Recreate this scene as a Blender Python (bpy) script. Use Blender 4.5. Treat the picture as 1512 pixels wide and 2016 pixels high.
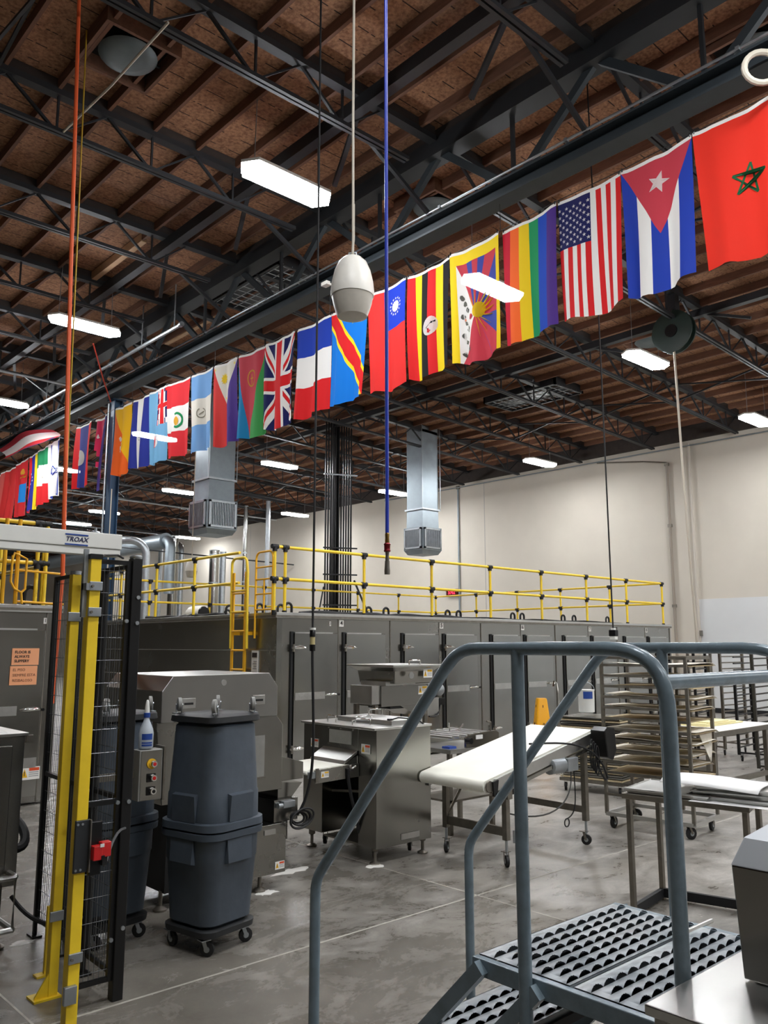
import bpy, bmesh, math, random
from mathutils import Vector, Matrix
random.seed(7)
PI = math.pi
sc = bpy.context.scene
COL = sc.collection
for o in list(bpy.data.objects): bpy.data.objects.remove(o)

# ------------------------------------------------------------------ camera, world, exposure
cam_d = bpy.data.cameras.new('camera'); cam = bpy.data.objects.new('camera', cam_d); COL.objects.link(cam)
cam_d.sensor_fit = 'VERTICAL'; cam_d.sensor_height = 24.0; cam_d.lens = 24.0*1632.0/2016.0
cam_d.clip_start = 0.05; cam_d.clip_end = 300
cam.location = (0, 0, 1.8)
cam.rotation_euler = (math.radians(90+9.13), 0, math.radians(47.53-90))
sc.camera = cam
w = bpy.data.worlds.new('world'); sc.world = w; w.use_nodes = True
w.node_tree.nodes['Background'].inputs[0].default_value = (0.5, 0.52, 0.55, 1)
w.node_tree.nodes['Background'].inputs[1].default_value = 0.15
vs = sc.view_settings
vs.view_transform = 'Standard'; vs.look = 'None'; vs.exposure = 0.0; vs.gamma = 1.0; vs.use_curve_mapping = False
LAMP = 112.0          # radiance of one high-bay lens

# ------------------------------------------------------------------ materials
def lin(c):
    return tuple(((v/255.0)/12.92 if v/255.0 <= .04045 else ((v/255.0+.055)/1.055)**2.4) for v in c)
MATS = {}
def mat(name, rgb, rough=.5, metal=0.0, var=0.0, vscale=6.0, bump=0.0, bscale=60.0, emit=None, estr=0.0,
        rgb2=None, stretch=None, transl=0.0, transp=0.0, spec=None, rvar=0.0, bdetail=4):
    if name in MATS: return MATS[name]
    m = bpy.data.materials.new(name); m.use_nodes = True
    nt = m.node_tree; N = nt.nodes; L = nt.links
    b = N['Principled BSDF']; out = N['Material Output']
    c = lin(rgb)
    b.inputs['Base Color'].default_value = (*c, 1)
    b.inputs['Roughness'].default_value = rough
    b.inputs['Metallic'].default_value = metal
    if spec is not None: b.inputs['Specular IOR Level'].default_value = spec
    if var > 0 or rgb2 or bump > 0 or rvar > 0:
        tc = N.new('ShaderNodeTexCoord'); mp = N.new('ShaderNodeMapping'); L.new(tc.outputs['Object'], mp.inputs[0])
        if stretch: mp.inputs['Scale'].default_value = stretch
    if var > 0 or rgb2 or rvar > 0:
        nz = N.new('ShaderNodeTexNoise'); nz.inputs['Scale'].default_value = vscale; nz.inputs['Detail'].default_value = 6
        nz.inputs['Roughness'].default_value = .6
        L.new(mp.outputs[0], nz.inputs['Vector'])
        cr = N.new('ShaderNodeValToRGB'); L.new(nz.outputs['Fac'], cr.inputs[0])
        c2 = lin(rgb2) if rgb2 else tuple(min(1, v*(1+var)) for v in c)
        c1 = c if rgb2 else tuple(v*(1-var) for v in c)
        cr.color_ramp.elements[0].position = .32; cr.color_ramp.elements[1].position = .68
        cr.color_ramp.elements[0].color = (*c1, 1); cr.color_ramp.elements[1].color = (*c2, 1)
        if var > 0 or rgb2: L.new(cr.outputs[0], b.inputs['Base Color'])
        if rvar > 0:
            mr = N.new('ShaderNodeMapRange'); L.new(nz.outputs['Fac'], mr.inputs[0])
            mr.inputs[1].default_value = .3; mr.inputs[2].default_value = .7
            mr.inputs[3].default_value = max(.03, rough-rvar); mr.inputs[4].default_value = rough+rvar
            L.new(mr.outputs[0], b.inputs['Roughness'])
    if bump > 0:
        n2 = N.new('ShaderNodeTexNoise'); n2.inputs['Scale'].default_value = bscale; n2.inputs['Detail'].default_value = bdetail
        L.new(mp.outputs[0], n2.inputs['Vector'])
        bp = N.new('ShaderNodeBump'); bp.inputs['Strength'].default_value = bump; bp.inputs['Distance'].default_value = .02
        L.new(n2.outputs['Fac'], bp.inputs['Height']); L.new(bp.outputs[0], b.inputs['Normal'])
    if emit:
        b.inputs['Emission Color'].default_value = (*lin(emit), 1); b.inputs['Emission Strength'].default_value = estr
    if transl > 0:
        t = N.new('ShaderNodeBsdfTranslucent'); t.inputs[0].default_value = (*c, 1)
        mx = N.new('ShaderNodeMixShader'); mx.inputs[0].default_value = transl
        L.new(b.outputs[0], mx.inputs[1]); L.new(t.outputs[0], mx.inputs[2]); last = mx
        if transp > 0:
            tr = N.new('ShaderNodeBsdfTransparent'); m2 = N.new('ShaderNodeMixShader'); m2.inputs[0].default_value = transp
            L.new(mx.outputs[0], m2.inputs[1]); L.new(tr.outputs[0], m2.inputs[2]); last = m2
        L.new(last.outputs[0], out.inputs[0])
    MATS[name] = m
    return m

steel   = mat('stainless', (168,168,164), .20, 1.0, var=.05, vscale=2, bump=.25, bscale=1.6, bdetail=0, rvar=.04)
steel_s = mat('stainless_brushed', (160,159,154), .25, 1.0, var=.04, vscale=1.5, bump=.12, bscale=1.2, bdetail=0, rvar=.04)
steel_l = mat('stainless_light', (205,205,202), .36, 1.0, var=.05, vscale=8, rvar=.06)
steel_d = mat('steel_worn', (138,133,124), .45, .9, var=.18, vscale=14, rvar=.1)
galv    = mat('galvanised', (176,182,186), .42, .9, var=.12, vscale=9, rvar=.08)
galv_d  = mat('galvanised_duct', (150,160,166), .48, .75, var=.10, vscale=4, rvar=.06)
chrome  = mat('chrome', (225,225,222), .14, 1.0)
yellow  = mat('yellow_paint', (252,212,56), .42, 0, var=.08, vscale=5)
yellow2 = mat('yellow_post_paint', (250,212,44), .45, 0, var=.06, vscale=9)
amber   = mat('amber_paint', (250,186,34), .42, 0, var=.06, vscale=5)
blackp  = mat('black_powder', (13,13,14), .4, 0, var=.1, vscale=20)
blackr  = mat('black_rubber', (22,22,23), .62, 0, var=.15, vscale=20)
blackm  = mat('black_gloss', (16,16,17), .3)
darkst  = mat('roof_steel', (42,44,47), .55, .2, var=.14, vscale=3)
darkst2 = mat('girder_steel', (58,65,70), .5, .25, var=.14, vscale=2)
purl    = mat('purlin_wood', (112,78,60), .8, 0, var=.20, vscale=4, stretch=(6,1,6))
nailer  = mat('nailer_wood', (52,44,40), .8, 0, var=.2, vscale=6)
blond   = mat('new_lumber', (196,158,120), .7, 0, var=.1, vscale=6)
bluest  = mat('blue_column', (44,74,104), .45, .1, var=.1, vscale=3)
greyp   = mat('stair_paint', (122,138,147), .27, .1, var=.14, vscale=16, bump=.05, bscale=40)
treadm  = mat('tread_galvanised', (128,138,144), .42, .3, var=.0, rgb2=(190,195,198), vscale=4)
bin_    = mat('bin_plastic', (68,77,87), .52, 0, var=.14, vscale=7, bump=.05, bscale=30)
bin_d   = mat('dolly_plastic', (34,36,38), .55, 0, var=.25, vscale=15)
belt    = mat('white_belt', (250,249,236), .45, 0, var=.03, vscale=4)
white   = mat('white_plastic', (236,236,230), .4, 0, var=.03, vscale=8)
whitep  = mat('white_paper', (244,244,242), .7)
cream   = mat('cream_plastic', (250,246,236), .4, 0, var=.04, vscale=10)
cream_d = mat('grey_lens', (196,190,178), .35, 0, var=.06, vscale=10)
boardm  = mat('proofing_board', (206,188,150), .7, 0, var=.12, vscale=8, stretch=(1,8,1))
clothm  = mat('linen_cloth', (232,226,212), .8, 0, var=.06, vscale=20, bump=.2, bscale=70)
orange_paper = mat('orange_paper', (250,176,128), .75)
inkk    = mat('black_ink', (40,34,32), .7)
inkb    = mat('brown_ink', (120,72,52), .7)
inkblue = mat('blue_ink', (32,70,150), .6)
redp    = mat('red_plastic', (206,36,36), .4, 0, var=.05, vscale=20)
orange_h = mat('orange_hose', (255,112,62), .4)
blue_h  = mat('blue_hose', (44,66,176), .35)
brass   = mat('brass', (176,142,80), .3, 1.0)
maroon  = mat('red_anodised', (120,24,34), .3, .6)
ropew   = mat('white_rope', (206,198,182), .7)
ropey   = mat('yellow_rope', (196,160,40), .7)
flour   = mat('flour', (246,244,238), .9)
conc_g  = mat('joint_filler', (178,174,164), .8, 0, var=.2, vscale=8)
lampm   = mat('lamp_lens', (255,255,255), .4, emit=(250,252,255), estr=LAMP)
ledm    = mat('red_led', (255,40,60), .4, emit=(255,40,70), estr=3.0)
ledb    = mat('led_panel', (70,8,12), .3)
glassm  = mat('dusty_window', (140,139,134), .25, 0, var=.1, vscale=8)
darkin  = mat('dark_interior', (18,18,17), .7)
doughm  = mat('dough', (226,190,130), .6)
pinkw   = mat('label_white', (238,236,230), .6)
label_o = mat('label_orange', (220,80,36), .6)
label_y = mat('label_yellow', (238,186,30), .6)
label_g = mat('label_grey', (150,150,150), .6)
blue_cl = mat('blue_cloth', (40,70,150), .7)
green_h = mat('green_hose', (40,110,84), .5)
greenr  = mat('reel_green', (40,58,52), .5, 0, var=.1)
bottlem = mat('bottle_plastic', (214,222,230), .3, transl=.3)

# ------------------------------------------------------------------ mesh builder
class B:
    def __init__(s): s.v = []; s.f = []
    def add(s, vs, fs):
        n = len(s.v); s.v += [tuple(p) for p in vs]; s.f += [tuple(i+n for i in f) for f in fs]; return s
    def box(s, x0, y0, z0, x1, y1, z1):
        if x0 > x1: x0, x1 = x1, x0
        if y0 > y1: y0, y1 = y1, y0
        if z0 > z1: z0, z1 = z1, z0
        return s.add([(x0,y0,z0),(x1,y0,z0),(x1,y1,z0),(x0,y1,z0),(x0,y0,z1),(x1,y0,z1),(x1,y1,z1),(x0,y1,z1)],
              [(0,3,2,1),(4,5,6,7),(0,1,5,4),(1,2,6,5),(2,3,7,6),(3,0,4,7)])
    def bar(s, p0, p1, a, b, up=(0,0,1)):      # rectangular bar from p0 to p1, a wide (sideways), b tall (along up)
        p0 = Vector(p0); p1 = Vector(p1); d = (p1-p0).normalized(); u = Vector(up)
        if abs(d.dot(u)) > .98: u = Vector((1,0,0))
        r = d.cross(u).normalized(); u = r.cross(d).normalized()
        vs = []
        for p in (p0, p1):
            for sx, sz in ((-1,-1),(1,-1),(1,1),(-1,1)): vs.append(p + r*sx*a/2 + u*sz*b/2)
        return s.add(vs, [(0,1,2,3),(7,6,5,4),(0,4,5,1),(1,5,6,2),(2,6,7,3),(3,7,4,0)])
    def path(s, pts, r, n=8, cap=True, closed=False):
        pts = [Vector(p) for p in pts]; m = len(pts); rings = []
        T = []
        for i in range(m):
            a = pts[(i-1) % m] if (i > 0 or closed) else pts[i]; c = pts[(i+1) % m] if (i < m-1 or closed) else pts[i]
            T.append((c-a).normalized())
        up = Vector((0,0,1)) if abs(T[0].z) < .9 else Vector((1,0,0))
        for i in range(m):
            t = T[i]; rr = t.cross(up)
            if rr.length < 1e-4: rr = t.cross(Vector((0,1,0)))
            rr.normalize(); up = rr.cross(t).normalized()
            k = r[i] if isinstance(r, (list, tuple)) else r
            rings.append([pts[i] + (rr*math.cos(2*PI*j/n) + up*math.sin(2*PI*j/n))*k for j in range(n)])
        base = len(s.v)
        for R_ in rings: s.v += [tuple(p) for p in R_]
        mm = m if closed else m-1
        for i in range(mm):
            for j in range(n):
                a = base+i*n+j; b2 = base+i*n+(j+1) % n; c = base+((i+1) % m)*n+(j+1) % n; d = base+((i+1) % m)*n+j
                s.f.append((a, b2, c, d))
        if cap and not closed:
            s.f.append(tuple(base+j for j in reversed(range(n)))); s.f.append(tuple(base+(m-1)*n+j for j in range(n)))
        return s
    def tube(s, p0, p1, r, n=8): return s.path([p0, p1], r, n)
    def lathe(s, prof, c=(0,0,0), n=20, ax='z', sq=None):    # prof: (radius, height)
        base = len(s.v); c = Vector(c)
        for (r, h) in prof:
            for j in range(n):
                a = 2*PI*j/n
                x, y = r*math.cos(a), r*math.sin(a)
                p = {'z': (x, y, h), 'x': (h, x, y), 'y': (x, h, y)}[ax]
                s.v.append(tuple(c+Vector(p)))
        for i in range(len(prof)-1):
            for j in range(n):
                q = (base+i*n+j, base+i*n+(j+1) % n, base+(i+1)*n+(j+1) % n, base+(i+1)*n+j)
                s.f.append(q if ax != 'y' else q[::-1])
        s.f.append(tuple(base+j for j in reversed(range(n)))); s.f.append(tuple(base+(len(prof)-1)*n+j for j in range(n)))
        return s
    def prism(s, poly, axis, a, b):           # poly in the two other axes; extruded a..b along axis
        n = len(poly)
        def P(u, v, t): return {'x': (t,u,v), 'y': (u,t,v), 'z': (u,v,t)}[axis]
        vs = [P(u,v,a) for u,v in poly] + [P(u,v,b) for u,v in poly]
        fs = [tuple(range(n)), tuple(range(2*n-1, n-1, -1))] + [(i, i+n, (i+1) % n+n, (i+1) % n) for i in range(n)]
        return s.add(vs, fs)
    def loft(s, rings, cap=True):
        base = len(s.v); n = len(rings[0])
        for R_ in rings: s.v += [tuple(p) for p in R_]
        for i in range(len(rings)-1):
            for j in range(n):
                s.f.append((base+i*n+j, base+i*n+(j+1) % n, base+(i+1)*n+(j+1) % n, base+(i+1)*n+j))
        if cap:
            s.f.append(tuple(base+j for j in reversed(range(n)))); s.f.append(tuple(base+(len(rings)-1)*n+j for j in range(n)))
        return s
    def grid(s, nx, ny, P):
        base = len(s.v)
        for i in range(nx+1):
            for j in range(ny+1): s.v.append(tuple(P(i/nx, j/ny)))
        for i in range(nx):
            for j in range(ny):
                a = base+i*(ny+1)+j; s.f.append((a, a+ny+1, a+ny+2, a+1))
        return s
    def quad(s, a, b, c, d): return s.add([a,b,c,d], [(0,1,2,3)])
    def mesh(s, name, off=(0,0,0)):
        me = bpy.data.meshes.new(name)
        me.from_pydata([(p[0]-off[0], p[1]-off[1], p[2]-off[2]) for p in s.v], [], s.f)
        bm = bmesh.new(); bm.from_mesh(me); bmesh.ops.recalc_face_normals(bm, faces=bm.faces); bm.to_mesh(me); bm.free()
        return me
    def build(s, name, m, parent=None, smooth=False, bevel=0.0, solid=0.0):
        off = ORG.get(parent.name, (0,0,0)) if parent else (0,0,0)
        me = s.mesh(name, off); me.materials.append(m)
        o = bpy.data.objects.new(name, me); COL.objects.link(o)
        if parent: o.parent = parent; ORG[o.name] = off
        if smooth:
            me.polygons.foreach_set('use_smooth', [True]*len(me.polygons)); me.set_sharp_from_angle(angle=math.radians(42))
        if bevel > 0:
            md = o.modifiers.new('bevel', 'BEVEL'); md.width = bevel; md.segments = 2; md.limit_method = 'ANGLE'; md.angle_limit = math.radians(40)
        if solid: md = o.modifiers.new('solid', 'SOLIDIFY'); md.thickness = solid
        return o
ORG = {}
def thing(name, label, cat, loc=(0,0,0), rotz=0, group=None):
    o = bpy.data.objects.new(name, None); COL.objects.link(o); o.empty_display_size = .1
    o.location = loc; o.rotation_euler = (0,0,rotz); o['label'] = label; o['category'] = cat
    if group: o['group'] = group
    ORG[o.name] = tuple(loc); return o
def tag(o, label, cat, group=None, kind=None):
    o['label'] = label; o['category'] = cat
    if group: o['group'] = group
    if kind: o['kind'] = kind
    return o
def struct(o): o['kind'] = 'structure'; return o
def copy_tree(o, parent=None):
    c = o.copy(); COL.objects.link(c); c.parent = parent
    for ch in list(o.children): copy_tree(ch, c)
    return c
def setorigin(o, loc):      # move the origin of a single-mesh thing to loc
    o.data.transform(Matrix.Translation(-Vector(loc))); o.location = loc; return o
def text(s, size, name, m, parent, loc, xdir, up=(0,0,1), align='CENTER', shear=0, bold=0.0, ext=.0008):
    cu = bpy.data.curves.new('t', 'FONT'); cu.body = s; cu.size = size; cu.align_x = align; cu.align_y = 'CENTER'
    cu.extrude = ext; cu.shear = shear; cu.offset = bold; cu.resolution_u = 2; cu.space_line = 1.15
    to = bpy.data.objects.new('t', cu); COL.objects.link(to)
    dg = bpy.context.evaluated_depsgraph_get()
    me = bpy.data.meshes.new_from_object(to.evaluated_get(dg)); me.name = name
    bpy.data.objects.remove(to)
    X = Vector(xdir).normalized(); U = Vector(up).normalized(); Nn = X.cross(U)
    M4 = Matrix((X, U, Nn)).transposed().to_4x4()
    off = Vector(ORG.get(parent.name, (0,0,0)))
    me.transform(Matrix.Translation(Vector(loc)-off) @ M4)
    me.materials.clear(); me.materials.append(m)
    o = bpy.data.objects.new(name, me); COL.objects.link(o); o.parent = parent; ORG[o.name] = tuple(off); return o
def arc(c, r, a0, a1, ex, ey, n=6):
    c = Vector(c); ex = Vector(ex); ey = Vector(ey)
    return [c + ex*r*math.cos(a0+(a1-a0)*i/n) + ey*r*math.sin(a0+(a1-a0)*i/n) for i in range(n+1)]
def bezier(p0, p1, p2, p3, n=12):
    p0, p1, p2, p3 = map(Vector, (p0, p1, p2, p3)); out = []
    for i in range(n+1):
        t = i/n; out.append(p0*(1-t)**3+p1*3*t*(1-t)**2+p2*3*t*t*(1-t)+p3*t**3)
    return out
def warning_label(parent, c, xd, w=.09, h=.055, head=label_o, up=(0,0,1)):
    """white sticker with a yellow warning triangle and a coloured header, c = centre"""
    c = Vector(c); xd = Vector(xd).normalized(); up = Vector(up); n = xd.cross(up)
    def q(x0, y0, x1, y1, k): return [c+xd*x0*w+up*y0*h+n*k, c+xd*x1*w+up*y0*h+n*k, c+xd*x1*w+up*y1*h+n*k, c+xd*x0*w+up*y1*h+n*k]
    o = B().loft([q(-.5,-.5,.5,.5,0), q(-.5,-.5,.5,.5,.0015)]).build('warning_label', pinkw, parent)
    B().loft([q(-.05,.18,.46,.42,.0012), q(-.05,.18,.46,.42,.0022)]).build('header', head, o)
    t = lambda k: [c+xd*(-.44*w)+up*(-.32*h)+n*k, c+xd*(-.12*w)+up*(-.32*h)+n*k, c+xd*(-.28*w)+up*(.36*h)+n*k]
    B().loft([t(.0012), t(.0022)]).build('triangle', label_y, o)
    bb = B()
    for i in range(3): bb.loft([q(-.05,.04-.15*i,.44,.10-.15*i,.0012), q(-.05,.04-.15*i,.44,.10-.15*i,.002)])
    l = bb.build('print_lines', label_g, o); l['kind'] = 'stuff'
    bb = B().loft([q(-.3,-.2,-.26,.16,.002), q(-.3,-.2,-.26,.16,.0028)]); bb.build('exclamation', inkk, o)
    return o
def caster(parent, p, zt, r=.05, wd=.028, ang=0.0, fork=steel_d, name='caster', flip=1, tyre=None):
    """swivel caster: wheel resting at p (x, y, z of contact), plate at height zt"""
    x, y, z = p; s = flip
    ca, sa = math.cos(ang), math.sin(ang)
    ex = Vector((ca, sa, 0)); ey = Vector((-sa, ca, 0)); c = Vector((x, y, z+s*r))
    R_ = []
    o = B()
    for k, rr in ((-.5,.82),(-.38,1),(.38,1),(.5,.82)):
        R_.append([c+ey*k*wd+(ex*math.cos(2*PI*j/14)+Vector((0,0,1))*math.sin(2*PI*j/14))*r*rr for j in range(14)])
    wh = o.loft(R_).build(name, tyre or blackr, parent, smooth=True)
    h = B()
    R2 = [[c+ey*k*wd*1.1+(ex*math.cos(2*PI*j/10)+Vector((0,0,1))*math.sin(2*PI*j/10))*r*.42 for j in range(10)] for k in (-.5,.5)]
    h.loft(R2).build('hub', galv, wh, smooth=True)
    f = B(); top = c+ex*r*.5+Vector((0,0,zt-c.z))
    for k in (-1, 1): f.bar(c+ey*k*wd*.75, top+ey*k*wd*.6, .022, .004, up=ey)
    f.box(top.x-.03, top.y-.03, zt-.006, top.x+.03, top.y+.03, zt)
    f.build('fork', fork, wh)
    return wh

# ------------------------------------------------------------------ building shell
XW, XL, YF, YR = 22.1, -20.0, 62.0, -22.0
def zdeck(x): return 8.75 if x < 7.6 else 8.75-.043*(x-7.6)

def floor_mat():
    m = bpy.data.materials.new('concrete_floor'); m.use_nodes = True; nt = m.node_tree; N = nt.nodes; L = nt.links
    b = N['Principled BSDF']; tc = N.new('ShaderNodeTexCoord')
    def noise(scale, detail=8, rough=.65, stretch=None, dist=0):
        n = N.new('ShaderNodeTexNoise'); n.inputs['Scale'].default_value = scale; n.inputs['Detail'].default_value = detail
        n.inputs['Roughness'].default_value = rough; n.inputs['Distortion'].default_value = dist
        if stretch:
            mp = N.new('ShaderNodeMapping'); mp.inputs['Scale'].default_value = stretch; L.new(tc.outputs['Object'], mp.inputs[0]); L.new(mp.outputs[0], n.inputs['Vector'])
        else: L.new(tc.outputs['Object'], n.inputs['Vector'])
        return n
    def ramp(n, p0, c0, p1, c1):
        r = N.new('ShaderNodeValToRGB'); L.new(n.outputs['Fac'], r.inputs[0])
        r.color_ramp.elements[0].position = p0; r.color_ramp.elements[0].color = (*lin(c0), 1)
        r.color_ramp.elements[1].position = p1; r.color_ramp.elements[1].color = (*lin(c1), 1); return r
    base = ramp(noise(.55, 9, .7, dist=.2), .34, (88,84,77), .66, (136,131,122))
    # pale floury smears grow stronger with X (towards the racks)
    smear_by_x = N.new('ShaderNodeMapRange'); sx = N.new('ShaderNodeSeparateXYZ'); L.new(tc.outputs['Object'], sx.inputs[0])
    L.new(sx.outputs['X'], smear_by_x.inputs[0]); smear_by_x.inputs[1].default_value = 2.2; smear_by_x.inputs[2].default_value = 6.5
    smear_by_x.inputs[3].default_value = 0; smear_by_x.inputs[4].default_value = .16
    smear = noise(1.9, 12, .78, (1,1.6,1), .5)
    ad = N.new('ShaderNodeMath'); ad.operation = 'ADD'; L.new(smear.outputs['Fac'], ad.inputs[0]); L.new(smear_by_x.outputs[0], ad.inputs[1])
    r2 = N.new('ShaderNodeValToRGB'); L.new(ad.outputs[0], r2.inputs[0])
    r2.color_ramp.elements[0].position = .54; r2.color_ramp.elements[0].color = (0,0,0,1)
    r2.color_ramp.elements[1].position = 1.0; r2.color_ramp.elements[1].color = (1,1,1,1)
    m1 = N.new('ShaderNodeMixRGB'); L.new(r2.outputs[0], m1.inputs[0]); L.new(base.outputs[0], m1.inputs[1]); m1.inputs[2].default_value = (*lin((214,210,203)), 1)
    spot = noise(9, 5, .65, dist=.3)
    r3 = N.new('ShaderNodeValToRGB'); L.new(spot.outputs['Fac'], r3.inputs[0])
    r3.color_ramp.elements[0].position = .70; r3.color_ramp.elements[0].color = (0,0,0,1); r3.color_ramp.elements[1].position = .74; r3.color_ramp.elements[1].color = (1,1,1,1)
    m2 = N.new('ShaderNodeMixRGB'); L.new(r3.outputs[0], m2.inputs[0]); L.new(m1.outputs[0], m2.inputs[1]); m2.inputs[2].default_value = (*lin((236,232,224)), 1)
    dk = noise(1.3, 10, .75, dist=.25)
    r4 = N.new('ShaderNodeValToRGB'); L.new(dk.outputs['Fac'], r4.inputs[0])
    r4.color_ramp.elements[0].position = .30; r4.color_ramp.elements[0].color = (.68,.67,.65,1); r4.color_ramp.elements[1].position = .5; r4.color_ramp.elements[1].color = (1,1,1,1)
    m3 = N.new('ShaderNodeMixRGB'); m3.blend_type = 'MULTIPLY'; m3.inputs[0].default_value = .8; L.new(m2.outputs[0], m3.inputs[1]); L.new(r4.outputs[0], m3.inputs[2])
    L.new(m3.outputs[0], b.inputs['Base Color'])
    rr = N.new('ShaderNodeMapRange'); L.new(r2.outputs[0], rr.inputs[0]); rr.inputs[3].default_value = .27; rr.inputs[4].default_value = .6
    L.new(rr.outputs[0], b.inputs['Roughness'])
    bp = N.new('ShaderNodeBump'); bp.inputs['Strength'].default_value = .12; bp.inputs['Distance'].default_value = .01
    L.new(noise(30, 4).outputs['Fac'], bp.inputs['Height']); L.new(bp.outputs[0], b.inputs['Normal'])
    return m
def deck_mat():
    m = bpy.data.materials.new('roof_deck_board'); m.use_nodes = True; nt = m.node_tree; N = nt.nodes; L = nt.links
    b = N['Principled BSDF']; b.inputs['Roughness'].default_value = .9; tc = N.new('ShaderNodeTexCoord')
    n = N.new('ShaderNodeTexNoise'); n.inputs['Scale'].default_value = 26; n.inputs['Detail'].default_value = 5; L.new(tc.outputs['Object'], n.inputs['Vector'])
    n2 = N.new('ShaderNodeTexNoise'); n2.inputs['Scale'].default_value = .9; L.new(tc.outputs['Object'], n2.inputs['Vector'])
    r = N.new('ShaderNodeValToRGB'); L.new(n.outputs['Fac'], r.inputs[0])
    r.color_ramp.elements[0].position = .35; r.color_ramp.elements[0].color = (*lin((128,90,66)), 1)
    r.color_ramp.elements[1].position = .65; r.color_ramp.elements[1].color = (*lin((176,130,98)), 1)
    mx = N.new('ShaderNodeMixRGB'); mx.blend_type = 'MULTIPLY'; mx.inputs[0].default_value = .5
    r2 = N.new('ShaderNodeValToRGB'); L.new(n2.outputs['Fac'], r2.inputs[0]); r2.color_ramp.elements[0].position = .3; r2.color_ramp.elements[0].color = (.6,.58,.55,1); r2.color_ramp.elements[1].position = .6
    L.new(r.outputs[0], mx.inputs[1]); L.new(r2.outputs[0], mx.inputs[2])
    # short board seams running across (along X) every 0.3 m, broken up by noise
    sx = N.new('ShaderNodeSeparateXYZ'); L.new(tc.outputs['Object'], sx.inputs[0])
    mu = N.new('ShaderNodeMath'); mu.operation = 'MULTIPLY'; L.new(sx.outputs['Y'], mu.inputs[0]); mu.inputs[1].default_value = 1/.305
    fr = N.new('ShaderNodeMath'); fr.operation = 'FRACT'; L.new(mu.outputs[0], fr.inputs[0])
    lt = N.new('ShaderNodeMath'); lt.operation = 'LESS_THAN'; L.new(fr.outputs[0], lt.inputs[0]); lt.inputs[1].default_value = .05
    mp = N.new('ShaderNodeMapping'); mp.inputs['Scale'].default_value = (5,.9,1); L.new(tc.outputs['Object'], mp.inputs[0])
    n3 = N.new('ShaderNodeTexNoise'); n3.inputs['Scale'].default_value = 1.5; L.new(mp.outputs[0], n3.inputs['Vector'])
    g = N.new('ShaderNodeMath'); g.operation = 'GREATER_THAN'; L.new(n3.outputs['Fac'], g.inputs[0]); g.inputs[1].default_value = .47
    an = N.new('ShaderNodeMath'); an.operation = 'MULTIPLY'; L.new(lt.outputs[0], an.inputs[0]); L.new(g.outputs[0], an.inputs[1])
    m2 = N.new('ShaderNodeMixRGB'); L.new(an.outputs[0], m2.inputs[0]); L.new(mx.outputs[0], m2.inputs[1]); m2.inputs[2].default_value = (*lin((48,32,25)), 1)
    L.new(m2.outputs[0], b.inputs['Base Color'])
    return m
wallm = mat('painted_tilt_up_wall', (206,199,186), .75, 0, var=.05, vscale=.5, bump=.03, bscale=8)
panelm = mat('white_wall_panel', (214,216,216), .45, 0, var=.03, vscale=.8)
basem = mat('black_base', (26,27,28), .5)
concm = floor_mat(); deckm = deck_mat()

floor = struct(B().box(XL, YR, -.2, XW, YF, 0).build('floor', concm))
for i, y in enumerate((-.36, 4.27, 8.9, 13.5, 18.1, 22.7)):
    B().box(XL+.1, y-.008, -.004, XW-.1, y+.008, .0012).build('floor_joint', conc_g, floor)
for i, x in enumerate((-1.48, 1.675, 4.83, 7.985, 11.14, 14.3, 17.45, 20.6)):
    B().box(x-.006, YR+.1, -.004, x+.006, YF-.1, .0012).build('floor_joint', conc_g, floor)
wall_e = struct(B().box(XW, YR, 0, XW+.25, YF, 8.3).build('wall_east', wallm))
B().box(XW-.02, YR, .12, XW, 11.17, 3.06).build('wall_panel', panelm, wall_e)
for y in (4.9, 18.9, 26.3, 33.7):
    B().box(XW-.004, y-.008, 0, XW, y+.008, 7.5).build('panel_joint', label_g, wall_e)
B().box(XW-.12, YR, 7.6, XW, YF, 8.05).build('roof_ledger', nailer, wall_e)
struct(B().box(XW-.03, YR, 0, XW, 13.0, .13).build('baseboard_east', basem))
struct(B().box(XL-.25, YR, 0, XL, YF, 8.9).build('wall_west', wallm))
struct(B().box(XL, YR-.25, 0, XW, YR, 8.9).build('wall_south', wallm))
struct(B().box(XL, YF, 0, XW, YF+.25, 8.9).build('wall_north', wallm))
zE = zdeck(XW)
ceil = struct(B().prism([(XL,8.75),(7.6,8.75),(XW,zE),(XW,zE+.12),(7.6,8.87),(XL,8.87)], 'y', YR, YF).build('ceiling', deckm))
# wooden purlins along Y
x = 3.32-.64*36
while x < XW-.1:
    zt = zdeck(x)
    B().box(x-.022, YR, zt-.15, x+.022, YF, zt).build('purlin', purl, ceil); x += .64
# a few bright replacement boards
for (x, y0, y1) in ((3.62,13.0,14.9),(5.9,12.5,14.6),(8.5,14.3,16.6)):
    B().box(x-.05, y0, zdeck(x)-.17, x+.05, y1, zdeck(x)-.02).build('new_board', blond, ceil)
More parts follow.
